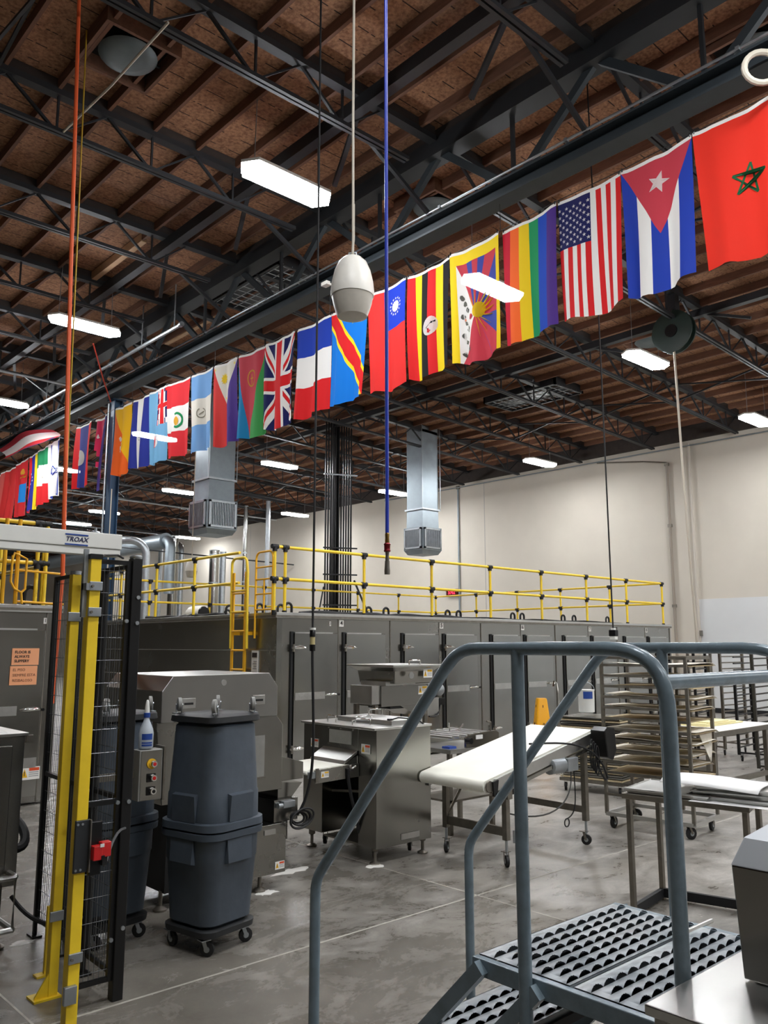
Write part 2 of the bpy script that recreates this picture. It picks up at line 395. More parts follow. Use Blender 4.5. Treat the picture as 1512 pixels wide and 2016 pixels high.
# steel joists along X (8 ft centres): top chord with nailer, bottom chord, webs
JY = [4.68+2.475*k for k in range(-4, 23)]
for ji, y in enumerate(JY):
    near = 2.0 < y < 17.5
    for side in (0, 1):
        x0, x1 = ((XL, 7.45) if side == 0 else (7.75, XW-.02))
        zt0, zt1 = zdeck(x0)-.14, zdeck(x1)-.14
        j = B().prism([(x0,zt0),(x1,zt1),(x1,zt1-.08),(x0,zt0-.08)], 'y', y-.065, y+.065).build('roof_joist', darkst, ceil)
        B().prism([(x0,zt0+.13),(x1,zt1+.13),(x1,zt1),(x0,zt0)], 'y', y-.045, y+.045).build('nailer', nailer, j)
        xa, xb = (x0+.3, x1-.5) if side == 0 else (x0+.45, x1-.35)
        za, zb = zdeck(xa)-.71, zdeck(xb)-.71
        for s in (-1, 1):
            B().prism([(xa,za),(xb,zb),(xb,zb+.05),(xa,za+.05)], 'y', y+s*.012, y+s*.055).build('bottom_chord', darkst, j)
        wb = B(); k0 = 3.336 if side == 0 else 8.55
        xn = k0-1.26*12
        while xn < x0+.4: xn += 1.26
        while xn < x1-.4:
            zl, zu = zdeck(xn)-.68, zdeck(xn)-.2
            segs = [((xn-.03,y,zl),(max(xn-.63,x0+.02),y,zu),.035), ((xn,y,zl),(xn,y,zu),.026), ((xn+.03,y,zl),(min(xn+.63,x1-.02),y,zu),.022)]
            for a, c, t in segs:
                if near and y < 13 and xn > -1:
                    B().bar(a, c, t, t, up=(0,1,0)).build('web', darkst, j)
                else: wb.bar(a, c, t, t, up=(0,1,0))
            xn += 1.26
        if wb.v:
            o = wb.build('webs', darkst, j); o['kind'] = 'stuff'
# girder trusses along Y
def girder(gx, full):
    g = B().box(gx-.14, YR, 8.36, gx+.14, YF, 8.6).build('roof_girder', darkst, ceil)
    B().box(gx-.10, YR, 8.6, gx+.10, YF, 8.74).build('nailer', nailer, g)
    B().box(gx-.15, YR, 7.47, gx+.15, YF, 7.50).build('bottom_flange', darkst2, g)
    B().box(gx-.02, YR, 7.30, gx+.02, YF, 7.47).build('bottom_web', darkst2, g)
    B().box(gx-.13, YR, 7.27, gx+.13, YF, 7.30).build('bottom_flange', darkst2, g)
    if full is None: pass
    B().tube((gx-.17,YR,7.525), (gx-.17,YF,7.525), .016, 8).build('conduit', galv, g, True)
    for i in range(30): B().box(gx-.195, -7+2.0*i, 7.50, gx-.14, -6.96+2.0*i, 7.545).build('conduit_clip', galv, g)
    for i, y in enumerate(JY):
        if y > 32 and not full: continue
        for s in (-1, 1):
            B().bar((gx,y+s*.06,8.4), (gx,y+s*1.1,7.5), .10, .07, up=(1,0,0)).build('diagonal', darkst2, g)
        B().bar((gx,y+1.2375,7.5), (gx,y+1.2375,8.38), .045, .045, up=(1,0,0)).build('vertical', darkst, g)
        # knee braces from the girder foot up to the joist
        if y < 26:
            for s in (-1, 1):
                B().bar((gx+s*.1,y+.09,7.5), (gx+s*1.25,y+.09,8.14 if s < 0 else 8.1), .05, .05).build('knee_brace', darkst, g)
    return g
girder(7.6, False); girder(-6.85, False)
# heavy beam along Y west of the girder, with struts
hb = B().box(6.07, YR, 8.36, 6.21, YF, 8.54).build('roof_beam', darkst, ceil)
for y in JY:
    if 2 < y < 24: B().bar((6.2,y+.12,8.40), (6.55,y+1.0,7.98), .06, .06).build('strut', darkst, hb)
hb = B().box(14.6, YR, 8.02, 14.74, YF, 8.16).build('roof_beam', darkst, ceil)
for y in JY:
    if 2 < y < 30: B().bar((14.7,y-.1,8.1), (14.7,y-1.05,7.72), .05, .05, up=(1,0,0)).build('strut', darkst, hb)
for x in (2.4, 11.2, 18.3):      # cross bridging between joists
    for y in JY[3:16]:
        zt = zdeck(x)
        B().bar((x,y,zt-.66), (x,y+2.475,zt-.22), .035, .035, up=(1,0,0)).build('bridging', darkst, ceil)
        B().bar((x+.06,y+2.475,zt-.66), (x+.06,y,zt-.22), .035, .035, up=(1,0,0)).build('bridging', darkst, ceil)
# round roof ventilators in square curbs
def vent(x, y, label):
    z = zdeck(x)
    t = thing('roof_ventilator', label, 'ventilator', (x, y, z), group='round roof ventilators')
    for a in ((-.45,-.45,.45,-.41),(-.45,.41,.45,.45),(-.45,-.41,-.41,.41),(.41,-.41,.45,.41)):
        B().box(x+a[0], y+a[1], z-.2, x+a[2], y+a[3], z-.002).build('curb', purl, t)
    B().box(x-.41, y-.41, z-.012, x+.41, y+.41, z-.002).build('opening', darkin, t)
    B().lathe([(.02,-.2),(.2,-.205),(.31,-.18),(.335,-.15),(.31,-.13),(.1,-.1),(.1,-.02)], (x,y,z), 28).build('damper', mat('damper_grey',(96,106,108),.5,.3,var=.1,vscale=5), t, smooth=True)
    B().bar((x-.4,y,z-.1), (x+.4,y,z-.1), .03, .02).build('hanger', darkst, t)
vent(3.68, 8.45, 'grey round ventilator dish in a square roof opening, top left above the orange hose')
vent(8.72, 8.36, 'grey round ventilator dish in the roof above the rainbow flag, behind the girder')
vent(8.95, 3.45, 'grey round ventilator dish in the roof at the top right corner')
vent(15.75, 8.7, 'pale round ventilator dish in a square roof opening beyond the flags, near the hose reel')
def skylight(x, y, sx, sy, label):
    z = zdeck(x)-.17
    t = thing('skylight', label, 'skylight', (x, y, z))
    for a in ((-sx,-sy,sx,-sy+.05),(-sx,sy-.05,sx,sy),(-sx,-sy,-sx+.05,sy),(sx-.05,-sy,sx,sy)):
        B().box(x+a[0], y+a[1], z-.05, x+a[2], y+a[3], z+.15).build('curb', darkst, t)
    B().box(x-sx+.05, y-sy+.05, z+.05, x+sx-.05, y+sy-.05, z+.06).build('pane', mat('skylight_pane',(70,74,78),.4), t)
    n = int(sx*2/.2)
    for i in range(n): B().tube((x-sx+.1+.2*i,y-sy,z-.03), (x-sx+.1+.2*i,y+sy,z-.03), .008, 5).build('grid_wire', galv, t)
    n = int(sy*2/.2)
    for i in range(n): B().tube((x-sx,y-sy+.1+.2*i,z-.02), (x+sx,y-sy+.1+.2*i,z-.02), .008, 5).build('grid_wire', galv, t)
skylight(8.55, 12.6, .6, 1.15, 'dark skylight with white safety grid above the union and tricolour flags')
skylight(16.9, 12.75, .6, 1.15, 'dark skylight with safety grid in the sloping roof beyond the striped flags')
# sprinkler mains along Y and X
pipes = thing('sprinkler_pipe', 'grey sprinkler main running under the roof along the girder above the blue column', 'pipe', (6.9, 14, 7.75))
B().tube((6.95,13.0,7.55), (6.95,40,7.55), .035, 8).build('main', galv, pipes, smooth=True)
for y in (13.3, 14.6, 19.5, 24): B().tube((6.95,y,7.55), (6.95,y,8.4), .012, 6).build('hanger', galv, pipes)
for y in (13.05, 16, 20): B().lathe([(.05,-.04),(.05,.04)], (6.95,y,7.55), 10, 'y').build('coupling', galv, pipes, smooth=True)
for k, (y, x1) in enumerate(((18.2, 7.0), (30.0, 21), (38.0, 21))):
    tag(setorigin(B().tube((-4,y,7.7-.2*(k>0)), (x1,y,7.62-.35*(k>0)), .03, 8).build('branch_pipe', galv, None, True), (0,y,7.6)),
        ('grey branch pipe under the roof crossing behind the orange hose', 'thin grey branch pipe under the roof passing behind the light blue flag',
         'farthest thin grey branch pipe under the roof')[k], 'pipe')
# blue steel column under the girder
c = thing('column', 'dark blue steel column carrying the roof girder behind the fence', 'column', (7.78, 17.45, 0))
B().box(7.68, 17.34, 0, 7.70, 17.56, 7.27).build('flange', bluest, c); B().box(7.86, 17.34, 0, 7.88, 17.56, 7.27).build('flange', bluest, c)
B().box(7.70, 17.44, 0, 7.86, 17.46, 7.27).build('web_plate', bluest, c)
B().box(7.62, 17.3, 7.24, 7.94, 17.6, 7.27).build('cap_plate', bluest, c)
B().box(7.55, 17.2, 0, 8.0, 17.7, .03).build('base_plate', bluest, c)
B().tube((7.66,17.60,0), (7.66,17.60,7.2), .025, 8).build('conduit', galv, c, True)
B().tube((7.7,17.30,2.3), (7.7,17.30,5.2), .012, 6).build('conduit', ropew, c, True)

# ------------------------------------------------------------------ high-bay lights
LIGHTS = [(5.72,8.09,'the large bright high-bay light above the fence, nearest of the lit lamps'),
 (5.78,14.5,'bright high-bay light crossed by the orange hose'),
 (6.24,20.6,'high-bay light cut by the left edge of the picture'),
 (9.89,8.19,'high-bay light glowing through the yellow-edged and rainbow flags'),
 (10.42,20.8,'high-bay light shining behind the blue and white striped flags'),
 (10.16,26.9,'high-bay light beside the white flag with blue stripes'),
 (14.36,8.05,'high-bay light below the starry striped flag, by the green hose reel'),
 (19.58,8.17,'high-bay light at the right edge above the pale wall'),
 (19.55,14.54,'high-bay light in front of the wall top, below the striped flags'),
 (19.69,21.0,'high-bay light beside the farther vent box, crossed by the blue hose'),
 (14.64,20.8,'high-bay light right of the nearer vent box, against the brown roof'),
 (14.58,27.0,'high-bay light touching the left side of the nearer vent box'),
 (20.03,27.3,'high-bay light above the yellow rail, in front of the far wall'),
 (20.45,36.8,'small far high-bay light under the nearer vent box'),
 (15.03,37.3,'far high-bay light above the white beam by the orange hose'),
 (14.6,33.4,'high-bay light hidden behind the blue column'),
 (10.1,40.0,'very far high-bay light seen under the white beam'),
 (5.75,1.7,'out-of-view high-bay light above the small paper-covered table'),(10.1,1.7,'out-of-view high-bay light right of the far floury table'),
 (14.5,1.7,'out-of-view high-bay light right of the dark pan racks'),(19.6,1.7,'out-of-view high-bay light by the pale wall beyond the right edge'),
 (19.6,-5,'out-of-view high-bay light by the pale wall, rearmost on the right'),(1.2,1.7,'out-of-view high-bay light above the steel bench and camera'),
 (1.2,-5,'out-of-view high-bay light straight behind the camera'),(10.1,-5,'out-of-view high-bay light behind the camera to the right'),
 (5.75,-5,'out-of-view high-bay light behind the steel bench'),(19.6,47,'hidden high-bay light far beyond the spiral ducts by the wall'),
 (10.1,50,'hidden high-bay light far beyond the blue column'),(1.2,27,'out-of-view high-bay light beyond the left cabinet')]
def make_light():
    t = thing('high_bay_light', 'x', 'light', (0,0,0))
    hexa = [(-.68,0),(-.55,-.19),(.55,-.19),(.68,0),(.55,.19),(-.55,.19)]
    B().prism(hexa, 'z', 0, .05).build('lens', lampm, t)
    B().prism([(a*1.02,b*1.06) for a, b in hexa], 'z', .05, .09).build('housing', white, t)
    B().box(-.35,-.09,.09,.35,.09,.13).build('driver_box', galv, t)
    for s in (-.5, .5): B().tube((s,0,.09), (s*.96,0,1.13), .006, 5).build('hanger', galv, t)
    return t
proto = make_light()
for i, (x, y, lb) in enumerate(LIGHTS):
    o = proto if i == 0 else copy_tree(proto)
    z = 7.6 if x < 7.6 else 7.6-.043*(x-7.6)
    o.location = (x, y, z); o['label'] = lb
    o['group'] = 'lit high-bay lights under the roof'

# ------------------------------------------------------------------ proofing cabinets (stainless)
def diamond_strip(parent, x0, x1, z0, z1, y):
    o = B().box(x0, y-.006, z0, x1, y, z1).build('kick_strip', steel_l, parent)
    b = B(); nx = int((x1-x0)/.05); nz = max(2, int((z1-z0)/.03))
    for i in range(nx):
        for k in range(nz):
            cx, cz = x0+.025+.05*i, z0+(k+.5)*(z1-z0)/nz; s = .011 if (i+k) % 2 else -.011
            b.bar((cx-.011,y-.007,cz-s), (cx+.011,y-.007,cz+s), .003, .006, up=(0,0,1))
    t = b.build('tread_marks', steel_l, o); t['kind'] = 'stuff'
    return o
def cabinet_door(t, x0, x1, yf, hinge_left=True, low_strip=False):
    d = B().box(x0, yf-.04, .1, x1, yf, 1.98).build('door', steel, t, bevel=.006)
    B().box(x0-.05, yf-.02, .1, x0-.008, yf, 2.0).build('gasket', blackr, d)
    B().box(x0, yf-.05, 1.972, x1-.1, yf, 1.992).build('door_rail', steel_l, d)
    diamond_strip(d, x0+.02, x0+.02+(x1-x0)*.68, 1.01, 1.115, yf-.04)
    if low_strip: diamond_strip(d, x0+.02, x1-.02, .42, .53, yf-.04)
    xe = x1-.14
    h = B().path([(xe-.1,yf-.06,1.065),(xe-.05,yf-.075,1.07),(xe+.08,yf-.075,1.075),(xe+.13,yf-.06,1.065)], [.006,.02,.02,.008], 8).build('handle', chrome, d, True)
    B().lathe([(.018,-.05),(.018,.0)], (xe+.15,yf-.03,1.065), 8, 'y').build('latch_pin', blackm, h)
    for z in (1.765, .325):
        hg = B().path([(x0-.05,yf-.05,z),(x0+.02,yf-.06,z+.004),(x0+.1,yf-.06,z+.005),(x0+.2,yf-.05,z)], [.02,.032,.03,.006], 8).build('hinge', chrome, d, True)
        B().tube((x0-.03,yf-.06,z-.06), (x0-.03,yf-.06,z+.05), .02, 8).build('hinge_knuckle', steel_d, hg, True)
    return d
def hook(t, x, y, z):
    pts = [(x-.06,y,z)]+arc((x,y,z+.14), .06, PI, 0, (1,0,0), (0,0,1), 8)+[(x+.06,y,z+.06)]
    return B().path(pts, .02, 8).build('lifting_hook', blackr, t, True)

cab = thing('proofing_cabinet', 'long stainless proofing cabinet bank with numbered doors and yellow roof railing', 'cabinet', (12.7, 10, 0))
B().box(7.05, 10.0, .03, 18.3, 17.65, 2.2).build('body', steel_s, cab)
B().box(7.02, 9.965, 2.195, 18.32, 10.0, 2.275).build('header', steel_l, cab, bevel=.004)
B().box(7.015, 9.97, 2.195, 7.05, 17.65, 2.275).build('header', steel_l, cab, bevel=.004)
B().box(7.0, 9.96, 2.2, 18.3, 17.65, 2.235).build('roof_sheet', steel_d, cab)
B().box(7.035, 9.985, .03, 7.13, 10.0, 2.2).build('corner_post', steel, cab)
for i in range(5):
    xo = 7.05+2.24*i
    B().box(xo+2.23, 9.99, .03, xo+2.245, 10.0, 2.28).build('seam', steel_d, cab)
    B().box(xo+1.14, 9.994, .03, xo+1.15, 10.0, 2.2).build('seam', steel_d, cab)
    cabinet_door(cab, xo+.29, xo+1.10, 9.998)
    cabinet_door(cab, xo+1.28, xo+2.10, 9.998)
    pl = B().box(xo+1.16, 9.993, 2.085, xo+1.25, 9.999, 2.185).build('number_plate', pinkw, cab)
    text('45678'[i], .10, 'number', inkk, pl, (xo+1.205, 9.991, 2.135), (1,0,0), bold=.001)
    if i == 0:
        pl = B().box(xo+.965, 9.993, 2.09, xo+1.0, 9.999, 2.16).build('number_plate', pinkw, cab)
        text('3', .06, 'number', inkk, pl, (xo+.982, 9.991, 2.125), (1,0,0))
for z in (1.72, 1.28): B().box(7.04, 10.02, z, 7.05, 17.6, z+.012).build('side_seam', steel_l, cab)
for (x, y) in ((7.5,10.35),(7.75,10.9),(9.35,10.6),(9.75,10.6),(11.3,10.6),(11.6,10.6),(13.2,10.6),(13.5,10.6),(14.9,10.6),(15.3,10.6),(16.6,10.6),(7.35,10.9),(7.3,11.7),(8.8,13.5),(8.2,13.2)):
    hook(cab, x, y, 2.235)
# bundles of loose hose on the cabinet roof
for i, (x0, x1, y, r, lb) in enumerate(((7.6,11.2,10.2,.035,'black hose lying along the cabinet roof behind the first yellow posts'),
                                       (10.2,16.6,10.25,.03,'thin black hose along the far half of the cabinet roof edge'))):
    pts = [(x0+(x1-x0)*k/14, y+.05*math.sin(k*1.7+i), 2.235+r+.03*abs(math.sin(k*.9+i))*(k % 14 > 0)) for k in range(15)]
    tag(setorigin(B().path(pts, r, 7).build('roof_hose', blackr, None, True), (x0,y,2.24)), lb, 'hose')
pts = [(7.25+.1*math.sin(k), 11.2+k*.28, 2.28+.02*(k % 2)) for k in range(12)]
tag(setorigin(B().path(pts, .035, 7).build('roof_hose', blackr, None, True), (7.25,11.2,2.24)), 'black hose lying on the cabinet roof left of the yellow ladder', 'hose')
m_ = thing('blower_motor', 'small white and black motor on the cabinet roof behind the left yellow railing', 'motor', (7.9, 13.8, 2.235))
B().lathe([(.1,-.25),(.13,-.2),(.13,.15),(.09,.25)], (7.9,13.8,2.39), 14, 'y').build('casing', cream, m_, True)
B().lathe([(.11,-.02),(.12,0),(.06,.01)], (7.9,13.53,2.39), 14, 'y').build('fan_cowl', blackm, m_, True)
B().box(7.8,13.6,2.235,8.0,14.0,2.29).build('foot', steel_d, m_)

cab2 = thing('proofing_cabinet', 'stainless proofing cabinet with two orange notices behind the fence at the left', 'cabinet', (0, 10, 0))
B().box(-4.0, 10.0, .03, 3.9, 17.0, 2.2).build('body', steel_s, cab2)
B().box(-4.0, 9.965, 2.18, 3.92, 10.0, 2.265).build('header', steel_l, cab2, bevel=.004)
B().box(-4.0, 9.96, 2.2, 3.92, 17.0, 2.23).build('roof_sheet', steel_d, cab2)
for k in range(3): cabinet_door(cab2, 2.80-1.12*k, 3.72-1.12*k, 9.998, low_strip=True)
B().box(3.735, 9.99, .03, 3.745, 10.0, 2.2).build('seam', steel_d, cab2)
pl = B().box(3.70, 9.993, 2.05, 3.74, 9.999, 2.12).build('number_plate', pinkw, cab2)
text('1', .06, 'number', inkk, pl, (3.72, 9.991, 2.085), (1,0,0))
warning_label(cab2, (3.64, 9.955, .36), (1,0,0), .22, .14)
def paper(x0, z0, x1, z1, y, lines, ink, label, bold):
    t = thing('paper_sign', label, 'sign', ((x0+x1)/2, y, z0))
    B().box(x0, y-.002, z0, x1, y, z1).build('sheet', orange_paper, t)
    n = len(lines)
    for i, s in enumerate(lines):
        text(s, .042, 'lettering', ink, t, (x0+.03, y-.003, z1-.045-(z1-z0-.06)*i/(n-.4)), (1,0,0), align='LEFT', bold=bold)
paper(3.35, 1.575, 3.655, 1.765, 9.95, ['FLOOR IS', 'ALWAYS', 'SLIPPERY'], inkk, 'orange paper notice with bold black capitals, upper of two on the left cabinet', .0012)
paper(3.34, 1.35, 3.645, 1.565, 9.95, ['EL PISO', 'SIEMPRE ESTA', 'RESBALOSO'], inkb, 'orange paper notice with thin brown capitals, lower of two on the left cabinet', 0)

# ------------------------------------------------------------------ yellow guard rails
def rails(t, pts, posts, zb, zt=3.24, zm=2.765, r=.024, m=yellow):
    for z, nm in ((zt,'top_rail'),(zm,'mid_rail')):
        for a, c in zip(pts[:-1], pts[1:]):
            B().tube((*a,z), (*c,z), r, 10).build(nm, m, t, True)
    for (x, y) in posts:
        B().tube((x,y,zb), (x,y,zt), r, 10).build('post', m, t, True)
        B().lathe([(.036,0),(.036,.07)], (x,y,zb), 10).build('foot', blackr, t, True)
        for z in (zt, zm):
            f = B(); d = Vector((pts[1][0]-pts[0][0], pts[1][1]-pts[0][1], 0)).normalized()*.055
            f.tube(Vector((x,y,z))-d, Vector((x,y,z))+d, r*1.5, 10); f.tube((x,y,z-.07), (x,y,z+.02), r*1.5, 10)
            f.build('fitting', blackr, t, True)
zb = 2.235
g = 'yellow railings on the proofing cabinet roof'
t = thing('guard_rail', 'long yellow guard rail with black fittings along the cabinet roof front', 'railing', (12.6,10.05,zb), group=g)
rails(t, [(7.02,10.05),(18.09,10.05)], [(7.02,10.05)]+[(7.21+1.555*i,10.05) for i in range(8)], zb)
t = thing('guard_rail', 'yellow guard rail at the far right end of the cabinet roof, running towards the wall', 'railing', (18.09,13.8,zb), group=g)
rails(t, [(18.09,10.12),(18.09,17.4)], [(18.09,y) for y in (11.46,12.93,14.36,15.84)], zb)
t = thing('guard_rail', 'thin yellow guard rail along the back of the cabinet roof in front of the wall', 'railing', (12.6,17.45,zb), group=g)
rails(t, [(18.09,17.45),(7.1,17.45)], [(18.09-1.55*i,17.45) for i in range(8)], zb)
t = thing('guard_rail', 'yellow guard rail on the cabinet roof left of the yellow ladder', 'railing', (7.1,14,zb), group=g)
rails(t, [(7.1,11.12),(7.1,17.4)], [(7.1,y) for y in (12.5,13.85,15.3,16.7)], zb)
t = thing('guard_rail', 'yellow guard rail on the left cabinet roof behind the white beam', 'railing', (2,10.05,zb), group='yellow railings on the left cabinet')
rails(t, [(-2,10.05),(3.66,10.05)], [(3.60,10.05),(1.9,10.05),(.2,10.05)], zb)
B().tube((3.70,10.05,zb),(3.70,10.05,3.22),.024,10).build('post', yellow, t, True)
for z in (3.24, 2.765): B().tube((3.66,10.05,z), (3.74,10.05,z), .036, 10).build('end_cap', blackr, t, True)
t = thing('guard_rail', 'yellow side rail on the left cabinet roof running back beside the orange hose', 'railing', (3.8,13,zb), group='yellow railings on the left cabinet')
rails(t, [(3.8,10.4),(3.8,16.6)], [(3.8,y) for y in (10.4,12.0,13.6,15.2,16.6)], zb)
t = thing('guard_rail', 'yellow rear rail on the left cabinet roof', 'railing', (2,16.6,zb), group='yellow railings on the left cabinet')
rails(t, [(3.8,16.6),(-2,16.6)], [(2.2,16.6),(.6,16.6)], zb)
# ladder with hoops on the left flank of the big cabinet
t = thing('ladder', 'amber steel ladder fixed to the left flank of the numbered cabinet', 'ladder', (6.93,10.83,0))
for y in (10.655, 11.0):
    B().bar((6.93,y,0), (6.93,y,2.9), .055, .02, up=(1,0,0)).build('stringer', amber, t)
    B().box(6.93, y-.02, 1.95, 7.05, y+.02, 2.0).build('wall_bracket', amber, t)
for i in range(9): B().tube((6.93,10.655,.3+.285*i), (6.93,11.0,.3+.285*i), .016, 8).build('rung', amber, t, True)
pts = [(6.93,11.04,1.75),(6.93,11.06,2.9)]+arc((6.93,10.96,3.02), .10, 0, PI/2, (0,1,0), (0,0,1), 5)+arc((6.93,10.74,3.02), .10, PI/2, PI, (0,1,0), (0,0,1), 5)+[(6.93,10.62,2.9),(6.93,10.6,1.75)]
B().path(pts, .021, 8).build('hand_hoop', yellow, t, True)
for z in (2.62, 2.3): B().tube((6.93,10.63,z), (6.93,11.05,z), .016, 8).build('hoop_bar', yellow, t, True)
pl = B().box(7.036, 10.45, 1.3, 7.045, 10.62, 1.72).build('placard', pinkw, t)
for z in (1.62, 1.34):
    B().box(7.03, 10.475, z, 7.037, 10.60, z+.07).build('bold_print', inkk, pl)
for i in range(4): B().box(7.031, 10.48, 1.45+.035*i, 7.037, 10.58-.02*(i % 2), 1.465+.035*i).build('print_line', label_g, pl)
t = thing('swing_gate', 'amber tubular safety gate standing beside the ladder on the cabinet roof', 'gate', (7.0,10.27,zb))
pts = [(7.0,10.5,1.9),(7.0,10.5,3.05)]+arc((7.0,10.4,3.08), .10, 0, PI/2, (0,1,0), (0,0,1), 5)+arc((7.0,10.16,3.08), .10, PI/2, PI, (0,1,0), (0,0,1), 5)+[(7.0,10.06,3.05),(7.0,10.06,2.24)]
B().path(pts, .016, 8).build('frame', amber, t, True)
for z in (2.95, 2.77, 2.55, 2.32): B().tube((7.0,10.06,z), (7.0,10.5,z), .013, 8).build('bar', amber, t, True)
B().tube((7.0,10.28,2.32), (7.0,10.28,2.77), .013, 8).build('bar', amber, t, True)
t = thing('ladder', 'amber ladder hoop on the left cabinet roof below the white beam', 'ladder', (3.3,9.93,0))
for x in (3.19, 3.335):
    B().tube((x,9.93,2.27), (x,9.93,3.25), .024, 8).build('stringer', amber, t, True)
B().path([(3.26,9.88,2.82),(3.255,9.88,2.52),(3.30,9.88,2.44),(3.38,9.88,2.40),(3.395,9.88,2.27)], .014, 8).build('hand_hoop', amber, t, True)
B().path([(3.26,9.88,2.78),(3.28,9.88,2.85),(3.33,9.88,2.83),(3.42,9.88,2.79),(3.42,9.88,2.44),(3.38,9.88,2.40)], .014, 8).build('hand_hoop', amber, t, True)
for z in (2.66, 2.30): B().tube((3.36,9.94,z), (3.9,9.94,z-.02), .014, 8).build('cross_bar', amber, t, True)
hk = B().path([(3.52,10.2,2.235),(3.53,10.2,2.4)]+arc((3.6,10.2,2.42), .07, PI, .3, (1,0,0), (0,0,1), 8), .025, 8)
tag(setorigin(hk.build('lifting_hook', blackr, None, True), (3.52,10.2,2.235)), 'black bent hook on the left cabinet roof behind the yellow posts', 'hook')

# ------------------------------------------------------------------ flags on a wire under the girder
XF = 7.6; FW_Z = [(2.7,7.005),(3.6,6.985),(4.46,6.95),(5.3,6.943),(6.15,6.90),(7.0,6.885),(7.81,6.865),(9.54,6.865),(10.4,6.85),(11.28,6.83),(12.1,6.852),(12.9,6.87),(13.8,6.90),(14.7,6.95),(15.5,6.95),(16.3,6.96),(17.1,6.96),(17.5,6.945),(18.2,6.95),(19.2,6.95),(20.1,6.90),(20.9,6.84),(21.7,6.81),(22.3,6.76),(23.25,6.70),(24.1,6.66),(25.0,6.63)]
def zline(y):
    for (a, za), (b, zb_) in zip(FW_Z[:-1], FW_Z[1:]):
        if a <= y <= b: return za+(zb_-za)*(y-a)/(b-a)
    return FW_Z[0][1] if y < FW_Z[0][0] else FW_Z[-1][1]
def fmat(c): return mat('flag_%02x%02x%02x' % c, c, .75, transl=.38, transp=.04, spec=.2)
RED=(218,40,44); CRIM=(196,44,66); ORA=(246,120,40); YEL=(246,214,40); GRN=(30,140,84); BLU=(40,66,170); NAVY=(34,38,92); PUR=(74,54,140)
WHT=(240,238,234); LBL=(118,166,220); SKY=(24,120,214); MOR=(232,54,40); BLK=(36,36,38); GLD=(222,170,60); GRY=(120,120,112); TRED=(200,66,80); TBLU=(66,78,160); OFF=(232,226,214); SKB=(40,140,196)
def flag(label, yL, yR, length, colour, cuts=(), over=(), seed=0, amp=.05, squeeze=.06, group='flags hung in a row under the roof girder', sag=.03, name='flag', lean=0):
    W = yL-yR; rnd = random.Random(seed); ph = [rnd.uniform(0,6.28) for _ in range(5)]; k1 = rnd.uniform(1.2,2.2); k2 = rnd.uniform(2.6,4.2); sk = rnd.uniform(-.03,.03)+lean
    zL, zR = zline(yL), zline(yR)
    def P(u, v, off=0.0):
        uu = .5+(u-.5)*(1-squeeze*v)+sk*v
        gath = .012*math.sin(2*PI*k2*u+ph[3])*v
        y = yL-W*(uu+gath)
        a = amp*(.25+.75*v)
        xx = XF + a*math.sin(2*PI*k1*u+ph[0]+.8*v) + a*.35*math.sin(2*PI*k2*u+ph[1]-1.2*v) + .02*math.sin(3*v+ph[2])
        zz = zL+(zR-zL)*u - sag*math.sin(PI*u)*(1+.25*v) - v*length - .02*v*math.sin(2*PI*u+ph[4])
        return (xx+off, y, zz)
    bm = bmesh.new()
    NU, NV = 12, 14
    grid = [[bm.verts.new((i/NU, j/NV, 0)) for i in range(NU+1)] for j in range(NV+1)]
    for j in range(NV):
        for i in range(NU): bm.faces.new((grid[j][i], grid[j][i+1], grid[j+1][i+1], grid[j+1][i]))
    for (px, py, nx, ny) in list(cuts)+[(0,.026,0,1)]:
        bmesh.ops.bisect_plane(bm, geom=bm.verts[:]+bm.edges[:]+bm.faces[:], plane_co=(px,py,0), plane_no=(nx,ny,0), dist=1e-5)
    mats = []; kill = []
    for f in bm.faces:
        c_ = f.calc_center_median(); c = WHT if c_.y < .026 else colour(c_.x, c_.y)
        if c is None: kill.append(f); continue
        if c not in mats: mats.append(c)
        f.material_index = mats.index(c); f.smooth = True
    if kill: bmesh.ops.delete(bm, geom=kill, context='FACES')
    loc = Vector((XF, (yL+yR)/2, max(zL,zR)))
    for v_ in bm.verts: v_.co = Vector(P(v_.co.x, v_.co.y))-loc
    me = bpy.data.meshes.new('cloth'); bm.to_mesh(me); bm.free()
    for c in mats: me.materials.append(fmat(c))
    root = thing(name, label, 'flag', tuple(loc), group=group)
    o = bpy.data.objects.new('cloth', me); COL.objects.link(o); o.parent = root; ORG[o.name] = tuple(loc)
    byname = {}
    for (nm, c, polys) in over:
        b = B()
        for off in (-.005, .005):
            for poly in polys:
                cu = sum(p[0] for p in poly)/len(poly); cv = sum(p[1] for p in poly)/len(poly)
                base = len(b.v); b.v.append(P(cu, cv, off)); n = len(poly)
                for (pu, pv) in poly: b.v.append(P((pu+cu)/2, (pv+cv)/2, off))
                for (pu, pv) in poly: b.v.append(P(pu, pv, off))
                for i in range(n):
                    j = (i+1) % n
                    b.f.append((base, base+1+i, base+1+j)); b.f.append((base+1+i, base+1+n+i, base+1+n+j, base+1+j))
        b.build(nm, fmat(c), o)
    for u in (.02, .98):
        q = P(u, 0); B().lathe([(.008,-.02),(.012,0),(.008,.02)], (q[0],q[1],q[2]+.005), 6).build('clip', blackm, root)
    return root
